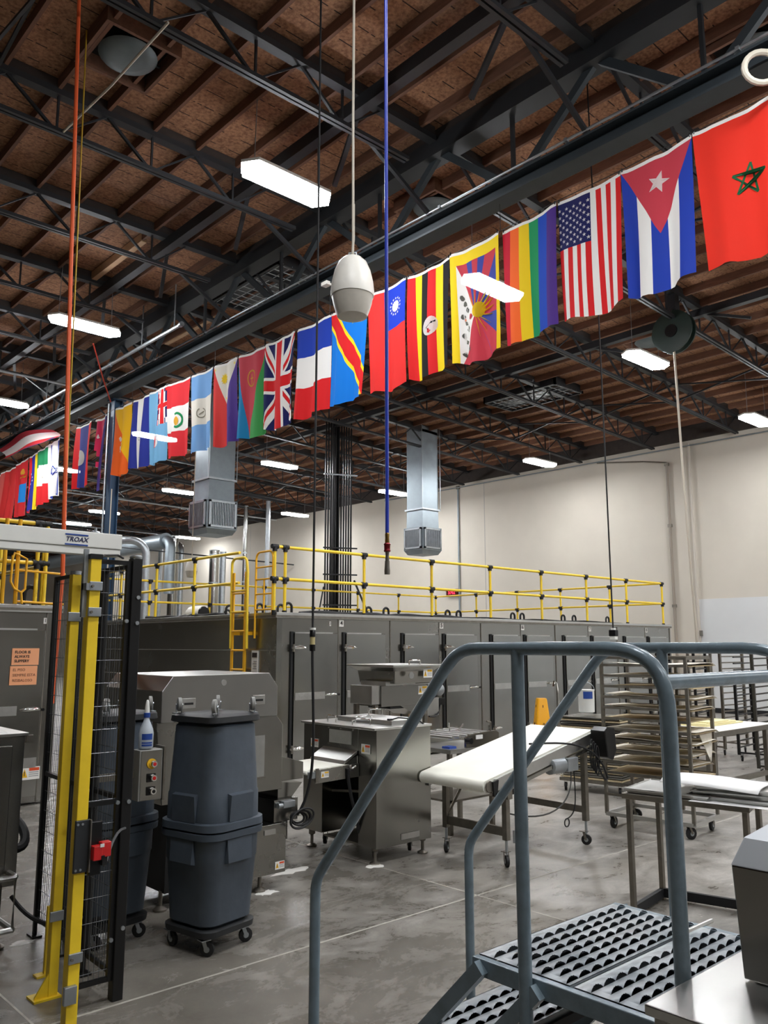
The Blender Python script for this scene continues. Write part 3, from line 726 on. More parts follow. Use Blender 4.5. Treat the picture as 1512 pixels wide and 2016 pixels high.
class S:      # shapes in flag units; sizes in metres
    def __init__(s, W, L): s.W = W; s.L = L
    def star(s, u, v, R, rot=0, n=5, k=.4):
        return [(u+R*(1 if i % 2 == 0 else k)*math.sin(rot+PI*i/n)/s.W, v-R*(1 if i % 2 == 0 else k)*math.cos(rot+PI*i/n)/s.L) for i in range(2*n)]
    def disc(s, u, v, R, n=20, ry=None):
        return [(u+R*math.sin(2*PI*i/n)/s.W, v-(ry or R)*math.cos(2*PI*i/n)/s.L) for i in range(n)]
    def line(s, a, b, t):      # thin bar from a to b (uv), t metres thick
        dx, dy = (b[0]-a[0])*s.W, (b[1]-a[1])*s.L; l = math.hypot(dx, dy); nx, ny = -dy/l*t/2/s.W, dx/l*t/2/s.L
        return [(a[0]+nx,a[1]+ny),(b[0]+nx,b[1]+ny),(b[0]-nx,b[1]-ny),(a[0]-nx,a[1]-ny)]
    def blob(s, u, v, R, seed, n=9):
        r = random.Random(seed); return [(u+R*r.uniform(.45,1.1)*math.sin(2*PI*i/n)/s.W, v-R*r.uniform(.45,1.1)*math.cos(2*PI*i/n)/s.L) for i in range(n)]
    def ring(s, u, v, R, t, n=18, a0=0, a1=2*PI):
        out = []
        for i in range(n):
            p = []
            for a, r in ((i,R),(i+1,R),(i+1,R-t),(i,R-t)):
                q = a0+(a1-a0)*a/n; p.append((u+r*math.sin(q)/s.W, v-r*math.cos(q)/s.L))
            out.append(p)
        return out
def vcuts(*us): return [(u,0,1,0) for u in us]
def hcuts(*vs_): return [(0,v,0,1) for v in vs_]
def bands(cols):
    n = len(cols); return lambda u, v: cols[min(n-1, int(u*n))]
def lcut(a, b): dx, dy = b[0]-a[0], b[1]-a[1]; return (a[0], a[1], -dy, dx)
def sideof(a, b, u, v): return (b[0]-a[0])*(v-a[1])-(b[1]-a[1])*(u-a[0])
q = S(.85, 1.5)
# Morocco
pt = [(.62+.17*math.sin(.15+2*PI*i/5)/.85, .47-.17*math.cos(.15+2*PI*i/5)/1.5) for i in range(5)]
flag('bright red flag with a green star outline, nearest of the hanging flags', 3.605, 2.76, 1.5, lambda u,v: MOR,
     over=[('star_outline', (40,120,80), [q.line(pt[i], pt[(i+2) % 5], .022) for i in range(5)])], seed=1, amp=.04)
# Cuba
A_, B_, C_ = (0,.02), (1,.02), (.52,.575)
def f(u, v):
    if sideof(A_,C_,u,v) < 0 and sideof(B_,C_,u,v) > 0: return TRED
    return (BLU,WHT,BLU,WHT,BLU)[min(4,int(u*5))]
flag('flag with a pink-red triangle, white star and blue and white stripes', 4.45, 3.62, 1.5, f, vcuts(.2,.4,.6,.8)+[lcut(A_,C_),lcut(B_,C_)],
     [('star', WHT, [q.star(.52,.20,.125,.35)])], seed=2, amp=.045)
# USA
def f(u, v):
    if u < 7/13 and v < .42: return NAVY
    return RED if int(u*13) % 2 == 0 else WHT
st = []
for i in range(9):
    for j in range(6 if i % 2 == 0 else 5):
        st.append(q.star((.5+i)*7/13/9, .055+(j+(.5 if i % 2 == 0 else 1))*.36/6, .026, 0))
flag('red and white striped flag with white stars on a navy field', 5.3, 4.462, 1.5, f, vcuts(*[i/13 for i in range(1,13)])+hcuts(.42), [('stars', WHT, st)], seed=3, amp=.045)
# rainbow
flag('rainbow striped flag in six colours', 6.14, 5.31, 1.5, bands([(206,36,60),(250,110,50),(242,208,40),(40,150,96),(40,80,190),(84,56,140)]), vcuts(*[i/6 for i in range(1,6)]), seed=4, amp=.05)
# yellow-edged flag with sun rays
cx, cy = .50, .585
dirs = [(-.35,-.5),(-.19,-.5),(-.05,-.5),(.08,-.5),(.22,-.5),(.42,-.42),(.45,-.16),(.45,.08),(.45,.28),(.30,.42),(.1,.42),(-.08,.42),(-.25,.42),(-.42,.42)]
def f(u, v):
    if u < .12 or v < .12 or u > .93: return YEL
    a, b = (.12,.12), (cx,cy); c = (.12,1.05)
    if sideof(a,b,u,v) > 0 and sideof(b,c,u,v) > 0: return WHT
    k = 0
    for i, d in enumerate(dirs):
        if sideof((cx,cy), (cx+d[0],cy+d[1]), u, v) > 0: k = i
        else: break
    return (TRED, TBLU)[k % 2]
rays = [[(cx+.0,cy)]+[(cx+.22*math.sin(a-.05)/.85*.5, cy-.22*math.cos(a-.05)/1.5*.5), (cx+.33*math.sin(a)/.85, cy-.33*math.cos(a)/1.5), (cx+.22*math.sin(a+.05)/.85*.5, cy-.22*math.cos(a+.05)/1.5*.5)] for a in [(-.35+.33*i) for i in range(11)]]
flag('yellow-edged flag with a sun, red and blue rays and a white wedge', 6.985, 6.16, 1.52, f,
     vcuts(.12,.93)+hcuts(.12)+[lcut((.12,.12),(cx,cy)),lcut((cx,cy),(.12,1.05))]+[lcut((cx,cy),(cx+d[0],cy+d[1])) for d in dirs],
     [('sun', YEL, [q.disc(cx+.06,cy-.02,.10)]), ('sun_rays', YEL, rays),
      ('grey_figure', GRY, [q.blob(.20+.05*(i % 3), .42+.055*i, .045, i) for i in range(10)]), ('red_jewel', TRED, [q.blob(.40,.60,.045,3)]), ('orange_jewel', ORA, [q.disc(.22,.61,.02)])], seed=5, amp=.045)
# Uganda
flag('red, yellow and black striped flag with a bird in a white disc', 7.80, 7.01, 1.5, bands([RED,YEL,BLK,RED,YEL,BLK]), vcuts(*[i/6 for i in range(1,6)]),
     [('disc', WHT, [q.disc(.55,.555,.13)]), ('bird', BLK, [q.line((.47,.565),(.58,.53),.014), q.line((.58,.53),(.66,.525),.03), q.line((.5,.57),(.54,.60),.012)]), ('bird_tail', RED, [q.blob(.53,.60,.04,2)])], seed=6, amp=.05)
# red with blue canton
def f(u, v): return (36,64,190) if (u > .44 and v < .42) else (226,54,52)
sr = [q.star(.74+.115*math.sin(2*PI*i/14)/.85, .22-.115*math.cos(2*PI*i/14)/1.5, .022) for i in range(14)]
flag('red flag with a blue canton and a ring of white stars', 8.65, 7.82, 1.5, f, vcuts(.44)+hcuts(.42), [('star_ring', WHT, sr), ('gear', WHT, [q.star(.74,.22,.085,0,14,.85)])], seed=7, amp=.05)
# DRC
a0, a1 = (.02,.03), (1.04,.93)
def f(u, v):
    d = sideof(a0,a1,u,v)/1.36
    return RED if abs(d) < .085 else (YEL if abs(d) < .125 else SKY)
def shifted(d): n = (-.9/1.36, 1.02/1.36); return lcut((a0[0]+n[0]*d,a0[1]+n[1]*d), (a1[0]+n[0]*d,a1[1]+n[1]*d))
flag('sky blue flag with a red diagonal stripe edged in yellow', 9.53, 8.665, 1.48, f, [shifted(d) for d in (-.125,-.085,.085,.125)], [('star', YEL, [q.star(.68,.12,.14,.1)])], seed=8, amp=.05)
# France
flag('blue, white and red flag in three level bands', 10.41, 9.54, 1.5, lambda u,v: (BLU,WHT,RED)[min(2,int(v*3))], hcuts(1/3,2/3), seed=9, amp=.055)
# UK
def uk(u, v):
    if abs(u-.5) < .105: return RED
    if abs(v-.5) < .06: return RED
    if abs(u-.5) < .17 or abs(v-.5) < .095: return WHT
    for a, b in (((0,0),(1,1)),((1,0),(0,1))):
        d = sideof(a,b,u,v)/1.414*(1 if a[0] == 0 else -1)
        if abs(d) < .075:
            if (.0 < d < .045 and v < .5) or (-.045 < d < 0 and v > .5): return RED
            return WHT
    return NAVY
def dl(a, b, d): dx, dy = b[0]-a[0], b[1]-a[1]; l = math.hypot(dx,dy); return lcut((a[0]-dy/l*d,a[1]+dx/l*d), (b[0]-dy/l*d,b[1]+dx/l*d))
ukc = vcuts(.33,.395,.605,.67)+hcuts(.405,.44,.56,.595)+[dl(a,b,d) for a,b in (((0,0),(1,1)),((1,0),(0,1))) for d in (-.075,-.045,0,.045,.075)]
flag('navy flag with red and white upright and diagonal crosses', 11.27, 10.42, 1.5, uk, ukc, seed=10, amp=.05)
# Eritrea
A_, B_, C_ = (0,.02), (1,.02), (.36,1.0)
def f(u, v):
    if sideof(A_,C_,u,v) < 0 and sideof(B_,C_,u,v) > 0: return TRED
    return SKB if u < .36+.0*v and sideof(A_,C_,u,v) >= 0 else (70,160,86)
wr = S(.85,1.5)
flag('red flag with blue and green flanks and a golden wreath', 12.11, 11.285, 1.52, f, [lcut(A_,C_),lcut(B_,C_)], [('wreath', GLD, wr.ring(.5,.30,.15,.03)+[wr.line((.5,.25),(.5,.37),.02), wr.line((.45,.30),(.55,.30),.02)])], seed=11, amp=.05)
# Philippines
A_, B_, C_ = (0,.02), (1,.02), (.52,.5)
def f(u, v):
    if sideof(A_,C_,u,v) < 0 and sideof(B_,C_,u,v) > 0: return OFF
    return (226,60,56) if u < .52 else (88,62,150)
flag('red and purple flag with a white triangle and a yellow sun', 12.91, 12.125, 1.52, f, vcuts(.52)+[lcut(A_,C_),lcut(B_,C_)], [('sun', YEL, [q.star(.46,.19,.11,0,10,.6)]), ('small_stars', YEL, [q.star(.09,.06,.03), q.star(.9,.06,.03), q.star(.52,.43,.03)])], seed=12, amp=.05)
# Guatemala
flag('pale blue and white banded flag with a grey wreath', 13.76, 12.925, 1.5, lambda u,v: (LBL,OFF,LBL)[min(2,int(v*3))], hcuts(1/3,2/3), [('wreath', (150,144,128), q.ring(.5,.52,.1,.022,14,.3,5.9)+[q.line((.45,.54),(.56,.50),.02)])], seed=13, amp=.065)
# Peru
flag('red and white banded flag with a green and gold crest', 14.71, 13.775, 1.5, lambda u,v: ((222,50,58),WHT,(222,50,58))[min(2,int(v*3))], hcuts(1/3,2/3), [('crest_leaves', GRN, q.ring(.5,.52,.16,.045,14,-.5,3.7)), ('crest_shield', GLD, [q.disc(.48,.53,.07,14,.09)])], seed=14, amp=.05)
# Fiji
def f(u, v):
    if u > .55 and v < .5: return uk((u-.55)/.45, v/.5)
    return (120,176,214)
ukf = vcuts(.55,.55+.45*.395,.55+.45*.605,.55+.45*.33,.55+.45*.67)+hcuts(.22,.28,.5)
flag('light blue flag with a union canton and a small crest below', 15.45, 14.72, 1.52, f, ukf, [('crest_shield', WHT, [q.disc(.5,.70,.1,12,.13)]), ('crest_cross', RED, [q.line((.5,.63),(.5,.79),.035), q.line((.4,.68),(.6,.68),.035)])], seed=15, amp=.06)
# El Salvador
flag('dark blue flag with a white stripe down the middle', 16.28, 15.46, 1.5, bands([(44,54,140),WHT,(44,54,140)]), vcuts(1/3,2/3), [('emblem', GRY, q.ring(.5,.54,.05,.014,10)+[q.blob(.5,.6,.03,4)])], seed=16, amp=.06)
# Bhutan
def f(u, v): return (240,184,36) if sideof((.0,.05),(.98,1.02),u,v) < 0 else (240,104,40)
dr = [q.blob(.30+.05*math.sin(i*1.3)+.02*i, .46+.045*i, .06, i+40) for i in range(8)]
flag('yellow and orange diagonal flag with a white dragon shape', 17.07, 16.29, 1.52, f, [lcut((0,.05),(.98,1.02))], [('dragon', (214,208,200), dr)], seed=17, amp=.07, squeeze=.1)
# Nepal
def f(u, v):
    e = .15+.55*abs(((v*2.0) % 1.0)-0.0)
    inside = (v < .55 and u > .1+.9*v*.75) or (v >= .55 and u > .35+(v-.55)*1.3) or u > .62 and v < .8
    if not inside: return None
    return (70,60,120) if u > .95 else (204,48,86)
flag('crimson double-pennant flag left of the blue column', 18.22, 17.52, 1.75, f, (), [('white_moon', WHT, [q.disc(.78,.16,.07), q.blob(.42,.24,.05,8)])], seed=18, amp=.09, squeeze=.25, sag=.05)
# Laos
flag('red and dark blue flag with a large white disc', 19.18, 18.32, 1.5, lambda u,v: RED if (u < .22 or u > .78) else (52,56,130), vcuts(.22,.78), [('disc', OFF, [q.disc(.42,.53,.19)])], seed=19, amp=.05, lean=.0)
# Israel
flag('white flag with blue stripes beside the orange hose', 20.88, 20.12, 1.4, lambda u,v: BLU if (.12 < u < .26 or .74 < u < .88) else WHT, vcuts(.12,.26,.74,.88), [('star_outline', BLU, [q.line(a,b,.025) for a,b in (((.35,.5),(.65,.5)),((.35,.5),(.5,.62)),((.65,.5),(.5,.62)),((.35,.58),(.65,.58)),((.35,.58),(.5,.45)),((.65,.58),(.5,.45)))])], seed=20, amp=.07)
# Mexico
flag('green, white and red banded flag far down the row', 21.68, 20.9, 1.45, lambda u,v: ((36,124,80),WHT,(220,46,50))[min(2,int(v*3))], hcuts(1/3,2/3), [('emblem', (160,130,80), [q.blob(.5,.5,.07,9)])], seed=21, amp=.06)
# Venezuela
flag('blue and yellow upright-striped flag with small white stars', 22.3, 21.7, 1.5, bands([(214,46,52),(50,54,150),(50,54,150),(244,214,40)]), vcuts(.25,.75), [('stars', WHT, [q.star(.5+.1*math.sin(i),.35+.06*i,.035) for i in range(6)])], seed=22, amp=.06)
# Mongolia
flag('red flag with a bright blue block and a gold emblem', 23.24, 22.32, 1.48, lambda u,v: (40,136,214) if (.3 < u < .85 and .42 < v < .75) else (206,50,54), vcuts(.3,.85)+hcuts(.42,.75), [('gold_emblem', GLD, [q.blob(.6,.2,.1,i+60) for i in range(2)]+[q.line((.4,.3),(.8,.3),.05)])], seed=23, amp=.06)
flag('plain red flag at the left edge of the picture', 24.1, 23.26, 1.45, lambda u,v: (210,56,56), (), [('faint_emblem', (232,130,90), [q.star(.4,.3,.1)])], seed=24, amp=.09)
flag('faded pinkish red flag, last at the left edge of the picture', 24.98, 24.12, 1.4, lambda u,v: (214,96,90), (), seed=25, amp=.09)
# the flag blown up over the wire
b = B(); nU, nV = 16, 6; pts = {}
me_cols = []
for i in range(nU+1):
    u = i/nU; y = 24.1-3.95*u
    top = 7.22+.25*math.sin(PI*u*.9)-.26*u; bot = 6.92-.02*math.sin(PI*u)-.08*u
    for j in range(nV+1):
        v = j/nV
        pts[i,j] = (XF-.25+.22*math.sin(PI*v)+.04*math.sin(9*u), y, top+(bot-top)*v)
t = thing('flag', 'red and white flag blown up sideways over the wire at the far left', 'flag', (XF-.2,22,6.9), group='flags hung in a row under the roof girder')
for nm, c, ja, jb in (('red_band',(190,64,74),0,1),('white_band',WHT,1,3),('red_band',(200,52,58),3,5),('blue_band',(60,58,110),5,6)):
    b = B()
    b.grid(nU, jb-ja, lambda u, v: pts[int(round(u*nU)), ja+int(round(v*(jb-ja)))])
    b.build(nm, fmat(c), t, True)
wire = B().path([(XF,y,z+.008) for y, z in FW_Z]+[(XF,40,6.9)], .005, 5)
wt = thing('flag_wire', 'thin wire carrying the row of flags below the girder', 'wire', (XF,10,6.9)); wire.build('cable', darkst, wt)
for y in (2.76,6.15,9.54,12.92,16.29,19.2,23.2): B().tube((XF,y,zline(y)), (XF,y,7.28), .004, 5).build('drop_wire', darkst, wt)

# ------------------------------------------------------------------ safety fence with yellow posts and the white door beam
def wire_panel(t, p0, p1, z0, z1, sv=.030, sh=.12, fr=.03, nm='mesh_panel'):
    p0 = Vector((*p0,0)); p1 = Vector((*p1,0)); d = (p1-p0); l = d.length; d.normalize()
    fo = None
    for (a, c) in ((p0, None), (p1, None)):
        o = B().bar(a+Vector((0,0,z0)), a+Vector((0,0,z1)), fr, fr, up=d).build('frame_post', blackp, t); fo = fo or o
    for z in (z0+.012, z1-.012, .985):
        B().bar(p0+Vector((0,0,z)), p1+Vector((0,0,z)), .02, .024).build('frame_bar', blackp, t)
    b = B(); n = int(l/sv)
    for i in range(1, n): b.tube(p0+d*(l*i/n)+Vector((0,0,z0)), p0+d*(l*i/n)+Vector((0,0,z1)), .0017, 5)
    z = z0+sh/2
    while z < z1:
        b.tube(p0+Vector((0,0,z)), p1+Vector((0,0,z)), .0019, 5); z += sh
    o = b.build('wire_mesh', mat('black_wire',(104,106,108),.3,.6), t); o['kind'] = 'stuff'
fence = thing('mesh_fence', 'black welded-mesh safety fence beside the yellow post', 'fence', (2.11, 4.9, 0))
wire_panel(fence, (2.135,5.57), (2.12,5.18), .1, 2.25)
wire_panel(fence, (2.118,5.13), (2.108,4.80), .1, 2.25)
wire_panel(fence, (2.106,4.75), (2.095,4.40), .1, 2.25)
wire_panel(fence, (1.86,4.335), (2.05,4.335), .1, 2.26, sv=.024, fr=.024)
B().box(2.062, 4.306, 0, 2.12, 4.364, 2.275).build('corner_post', blackp, fence, bevel=.004)
for z in (2.06, 1.92, .35, .98): B().lathe([(.011,-.008),(.011,.004)], (2.10,4.306,z), 10, 'y').build('bolt', galv, fence, True)
for z in (1.93, .98, .3):
    B().lathe([(.011,-.006),(.011,.006)], (2.09,5.155,z), 8, 'x').build('bolt', galv, fence, True)
    B().lathe([(.011,-.006),(.011,.006)], (2.045,4.318,z), 8, 'y').build('bolt', galv, fence, True)
    B().lathe([(.011,-.006),(.011,.006)], (2.08,4.775,z), 8, 'x').build('bolt', galv, fence, True)
B().lathe([(.033,0),(.035,.012),(.028,.02)], (2.091,4.335,2.275), 14).build('post_cap', galv, fence, True)
for x, y in ((2.13,5.57),(2.118,5.155),(2.105,4.775)):
    B().box(x-.03, y-.05, 0, x+.03, y+.05, .012).build('foot_plate', blackp, fence); B().box(x-.01, y-.012, 0, x+.01, y+.012, .12).build('foot_stub', blackp, fence)

post = thing('fence_post', 'tall yellow square steel post holding the white beam, nearest the camera', 'post', (1.765, 4.13, 0))
B().box(1.737, 4.10, 0, 1.793, 4.16, 2.235).build('shaft', yellow2, post, bevel=.003)
B().box(1.733, 4.096, 2.235, 1.797, 4.164, 2.26).build('top_cap', blackp, post)
for z in (2.095, 1.965, .335):
    cl = B().box(1.732, 4.088, z-.022, 1.80, 4.10, z+.024).build('clamp', galv, post, bevel=.003)
    B().lathe([(.007,-.010),(.007,0)], (1.745,4.088,z), 8, 'y').build('clamp_bolt', steel_d, cl)
B().box(1.715, 4.13, 1.94, 1.737, 4.15, 2.285).build('galvanised_bar', galv, post)
B().box(1.715, 4.09, 2.075, 1.737, 4.15, 2.11).build('bar_clip', galv, post)
B().box(1.715, 4.075, .14, 1.775, 4.10, .22).build('guide_bracket', galv, post, bevel=.003)
B().box(1.72, 4.08, 0, 1.81, 4.18, .01).build('foot_plate', yellow2, post)
post2 = thing('fence_post', 'yellow fence post standing behind the taller yellow post', 'post', (1.862, 4.60, 0))
B().box(1.837, 4.571, 0, 1.887, 4.62, 2.19).build('shaft', yellow2, post2, bevel=.003)
B().lathe([(.030,0),(.030,.02)], (1.862,4.595,2.19), 14).build('top_cap', galv, post2, True)
for z in (1.955, .40):
    B().box(1.82, 4.560, z-.025, 1.892, 4.571, z+.025).build('clamp', galv, post2, bevel=.003)
B().box(1.76, 4.55, 0, 1.90, 4.66, .01).build('foot_plate', yellow2, post2)
B().prism([(1.837,.0),(1.77,.0),(1.77,.02),(1.837,.12)], 'y', 4.575, 4.585).build('gusset', yellow2, post2)
stub = thing('guide_post', 'short thin yellow guide post on a floor plate by the mesh fence', 'post', (1.945, 4.90, 0))
B().box(1.936, 4.89, 0, 1.956, 4.91, .36).build('upright', yellow2, stub); B().box(1.89, 4.87, 0, 1.99, 4.93, .01).build('foot_plate', yellow2, stub)
beam = thing('door_beam', 'pale grey sliding-door beam with a blue logo on top of the yellow posts', 'beam', (1.1, 4.45, 2.29))
B().box(.1, 4.42, 2.33, 2.045, 4.50, 2.415).build('upper_profile', white, beam, bevel=.004)
B().box(.1, 4.425, 2.29, 2.04, 4.495, 2.328).build('lower_profile', white, beam, bevel=.003)
B().box(.1, 4.43, 2.326, 2.04, 4.49, 2.332).build('shadow_gap', label_g, beam)
text('TROAX', .036, 'logo_lettering', mat('navy_ink',(40,44,86),.6), beam, (1.785, 4.4185, 2.366), (1,0,0), shear=.25, bold=.0008)
for z in (2.392, 2.338): B().box(1.722, 4.4175, z-.004, 1.848, 4.42, z+.004).build('logo_bar', inkblue, beam)
B().lathe([(.03,0),(.022,.008),(.008,.012),(.008,.03)], (1.9,4.45,2.415), 12).build('bolt', galv, beam, True)
tag(setorigin(B().path([(1.80,4.16,2.24),(1.86,4.22,2.27),(1.95,4.26,2.28),(2.0,4.30,2.27)], .006, 6).build('fence_cable', blackr, None, True), (1.95,4.5,2.28)), 'thin black cable looped at the post top under the white beam', 'cable')
sw = thing('interlock_switch', 'red safety interlock switch on a dark plate on the yellow post', 'switch', (1.8, 4.1, .72))
B().box(1.728, 4.084, .72, 1.795, 4.10, .962).build('back_plate', mat('dark_plate',(70,72,74),.4,.6), sw, bevel=.003)
B().box(1.795, 4.066, .72, 1.801, 4.10, .962).build('side_plate', steel_d, sw)
B().box(1.801, 4.075, .70, 1.86, 4.10, .95).build('cam_housing', blackm, sw, bevel=.004)
r_ = B().box(1.803, 4.035, .775, 1.848, 4.076, .842).build('switch_body', redp, sw, bevel=.004)
B().box(1.842, 4.04, .785, 1.893, 4.08, .855).build('actuator_body', redp, sw, bevel=.004)
B().box(1.833, 4.031, .835, 1.853, 4.036, .85).build('white_tab', white, r_); B().box(1.842, 4.032, .775, 1.858, 4.04, .795).build('key_slot', blackm, r_)
B().box(1.855, 4.05, .745, 1.88, 4.075, .785).build('gland', blackr, sw)
for z in (.735, .945): B().lathe([(.006,-.006),(.006,0)], (1.737,4.084,z), 8, 'y').build('bolt', galv, sw); B().lathe([(.006,-.006),(.006,0)], (1.76,4.084,z), 8, 'y').build('bolt', galv, sw)
B().path(bezier((1.868,4.06,.75),(1.87,4.05,.70),(1.95,4.18,.88),(2.08,4.29,.85),10), .007, 7).build('lead', mat('grey_lead',(80,82,84),.5), sw, True)

# ------------------------------------------------------------------ push-button box and spray bottle
cb = thing('control_box', 'grey push-button box with yellow emergency stop beside the mesh fence', 'control box', (2.41, 4.75, .9))
B().box(2.32, 4.70, .895, 2.47, 4.80, 1.185).build('enclosure', mat('grey_enclosure',(150,150,146),.45,.3,var=.06), cb, bevel=.004)
B().box(2.472, 4.69, .89, 2.484, 4.81, 1.20).build('edge_flange', steel_d, cb)
B().box(2.33, 4.695, .90, 2.46, 4.70, 1.18).build('front_plate', steel_s, cb)
B().box(2.09, 4.76, 1.02, 2.33, 4.80, 1.06).build('bracket_arm', steel_d, cb)
B().lathe([(.030,-.006),(.030,0)], (2.395,4.695,1.105), 20, 'y').build('yellow_ring', label_y, cb, True)
for z, mm, nm in ((1.105,redp,'stop_button'),(1.025,redp,'push_button'),(.95,blackm,'selector_knob')):
    if z < 1.1: B().box(2.368, 4.690, z-.024, 2.422, 4.695, z+.024).build('legend_plate', blackm, cb)
    b_ = B().lathe([(.018,-.03),(.021,-.012),(.021,0)], (2.40,4.692,z), 14, 'y').build(nm, chrome, cb, True)
    B().lathe([(.010,-.033),(.012,-.028)], (2.40,4.692,z), 10, 'y').build('button_face', mm if z > 1 else blackm, b_)
cb.location.x += .03
sp = thing('spray_bottle', 'white spray bottle with blue collar standing on the push-button box', 'bottle', (2.365, 4.75, 1.19))
B().lathe([(.035,0),(.040,.01),(.041,.10),(.036,.13),(.018,.18),(.014,.20),(.014,.21)], (2.365,4.75,1.19), 16).build('body', bottlem, sp, True)
B().lathe([(.017,0),(.018,.03),(.016,.032)], (2.365,4.75,1.395), 14).build('collar', inkblue, sp, True)
B().lathe([(.014,0),(.012,.04),(.009,.07),(.005,.085)], (2.365,4.75,1.427), 12).build('nozzle', white, sp, True)
lb = B()
for z0, z1 in ((.06,.10),(.035,.045),(.018,.03)):
    lb.loft([[(2.365+.0415*math.cos(a), 4.75+.0415*math.sin(a), 1.19+z) for a in [(-2.6+1.5*i/6) for i in range(7)]] for z in (z0, z1)], cap=False)
lb.build('blue_print', inkblue, sp); sp.location.x += .045; sp.scale = (1.08, 1.08, .88)

# ------------------------------------------------------------------ square bins on dollies, each with an upturned bin on top
def rsq(cx, cy, h, r, z, rot, n=5):
    out = []
    for k, (sx, sy) in enumerate(((1,1),(-1,1),(-1,-1),(1,-1))):
        for i in range(n+1):
            a = PI/2*k+PI/2*i/n
            x, y = sx*(h-r)+r*math.cos(a), sy*(h-r)+r*math.sin(a)
            out.append((cx+x*math.cos(rot)-y*math.sin(rot), cy+x*math.sin(rot)+y*math.cos(rot), z))
    return out
def bin_body(t, cx, cy, rot, z0, z1, h0, h1):
    """z0 = closed end, z1 = rim"""
    f = lambda k: z0+(z1-z0)*k
    H = lambda k: h0+(h1-h0)*k
    b = B().loft([rsq(cx,cy,H(0)-.02,.08,f(0),rot), rsq(cx,cy,H(0),.09,f(.03),rot), rsq(cx,cy,H(.66),.10,f(.66),rot), rsq(cx,cy,H(.67)+.004,.10,f(.68),rot), rsq(cx,cy,H(.92),.11,f(.92),rot)])
    o = b.build('shell', bin_, t, True)
    B().loft([rsq(cx,cy,h1+.004,.10,f(.92),rot), rsq(cx,cy,h1+.020,.12,f(.93),rot), rsq(cx,cy,h1+.022,.12,f(.995),rot), rsq(cx,cy,h1+.012,.115,f(1),rot), rsq(cx,cy,h1-.012,.10,f(.995),rot), rsq(cx,cy,h1-.03,.09,f(.9),rot)]).build('rim', bin_, t, True)
    for k in range(4):
        a = rot+PI/2*k; ex = Vector((math.cos(a), math.sin(a), 0)); ey = Vector((-math.sin(a), math.cos(a), 0)); c = Vector((cx,cy,0))
        d0, d1 = H(.72)+.0, H(.92)
        q = B()
        for s, wv in ((0,.10),): 
            q.loft([[c+ex*d0+ey*wv+Vector((0,0,f(.66))), c+ex*(d0+.030)+ey*wv*.95+Vector((0,0,f(.675))), c+ex*(d1+.014)+ey*wv+Vector((0,0,f(.92)))],
                    [c+ex*d0-ey*wv+Vector((0,0,f(.66))), c+ex*(d0+.030)-ey*wv*.95+Vector((0,0,f(.675))), c+ex*(d1+.014)-ey*wv+Vector((0,0,f(.92)))]])
        q.build('hand_grip', bin_, o)
    return o
def dolly(t, cx, cy, rot, z, flip, h=.235):
    s = flip
    B().loft([rsq(cx,cy,h-.015,.07,z,rot), rsq(cx,cy,h+.012,.08,z+s*.012,rot), rsq(cx,cy,h+.016,.08,z+s*.045,rot), rsq(cx,cy,h+.004,.075,z+s*.052,rot)]).build('dolly_plate', bin_d, t, True)
    for k in range(4):
        a = rot+PI/4+PI/2*k; R_ = h*1.30
        x, y = cx+R_*math.cos(a)*.86, cy+R_*math.sin(a)*.86
        caster(t, (x, y, z-s*.095), z, .042, .026, (1.02+.25*math.sin(k*2.3) if s < 0 else rot+.6*k+.9), galv, flip=s, tyre=(mat('grey_tyre',(150,150,146),.5) if s < 0 else None))
def bin_stack(cx, cy, rot, la, lb, ld1, ld2):
    g1, g2 = 'upright bins at the fence', 'upturned bins at the fence'
    t = thing('bin_dolly', ld1, 'dolly', (cx,cy,0), group='bin dollies'); dolly(t, cx, cy, rot, .095, 1, .196)
    t = thing('square_bin', la, 'bin', (cx,cy,.15), group=g1); bin_body(t, cx, cy, rot, .152, .695, .196, .232)
    B().box(cx+.02,cy-.2,.4,cx+.021,cy-.2,.4)
    t = thing('square_bin', lb, 'bin', (cx,cy,.70), group=g2); bin_body(t, cx, cy, rot+.03, 1.325, .702, .200, .232)
    t = thing('bin_dolly', ld2, 'dolly', (cx,cy,1.33), group='bin dollies'); dolly(t, cx, cy, rot, 1.378, -1, .205)
bin_stack(2.87, 4.72, .20, 'dark blue-grey square bin standing upright on the right-hand dolly', 'blue-grey square bin turned upside down on the right-hand bin',
          'black four-wheeled dolly under the right-hand bin stack', 'black dolly lying wheels-up on the right-hand upturned bin')
bin_stack(2.43, 5.25, .15, 'dark square bin standing upright behind the mesh fence', 'upside-down bin behind the push-button box',
          'black dolly under the left-hand bin stack by the fence', 'black dolly lying wheels-up behind the spray bottle')

# ------------------------------------------------------------------ dough divider behind the bins
dv = thing('dough_divider', 'large stainless dough divider with chamfered hood behind the bins', 'machine', (3.35, 5.8, 0))
B().prism([(2.82,1.27),(2.82,1.485),(2.90,1.587),(3.71,1.592),(3.79,1.49),(3.79,1.27)], 'y', 5.35, 6.25).build('hood', mat('satin_steel',(178,178,175),.32,1.0,var=.04,vscale=2), dv, bevel=.004)
B().prism([(2.86,.72),(2.80,1.24),(2.80,1.27),(3.80,1.27),(3.86,1.20),(3.86,.72)], 'y', 5.37, 6.2).build('cabinet_body', steel_s, dv, bevel=.004)
for x in (2.97, 3.56):
    h = B().box(x, 5.343, 1.36, x+.11, 5.35, 1.43).build('recessed_handle', steel_l, dv, bevel=.002)
    B().box(x+.02, 5.339, 1.385, x+.09, 5.344, 1.40).build('grip', darkin, h)
B().lathe([(.022,-.004),(.022,0)], (3.31,5.35,1.53), 14, 'y').build('round_plug', steel_l, dv)
wn = B().box(3.50, 5.362, .83, 3.69, 5.37, 1.13).build('window_pane', glassm, dv)
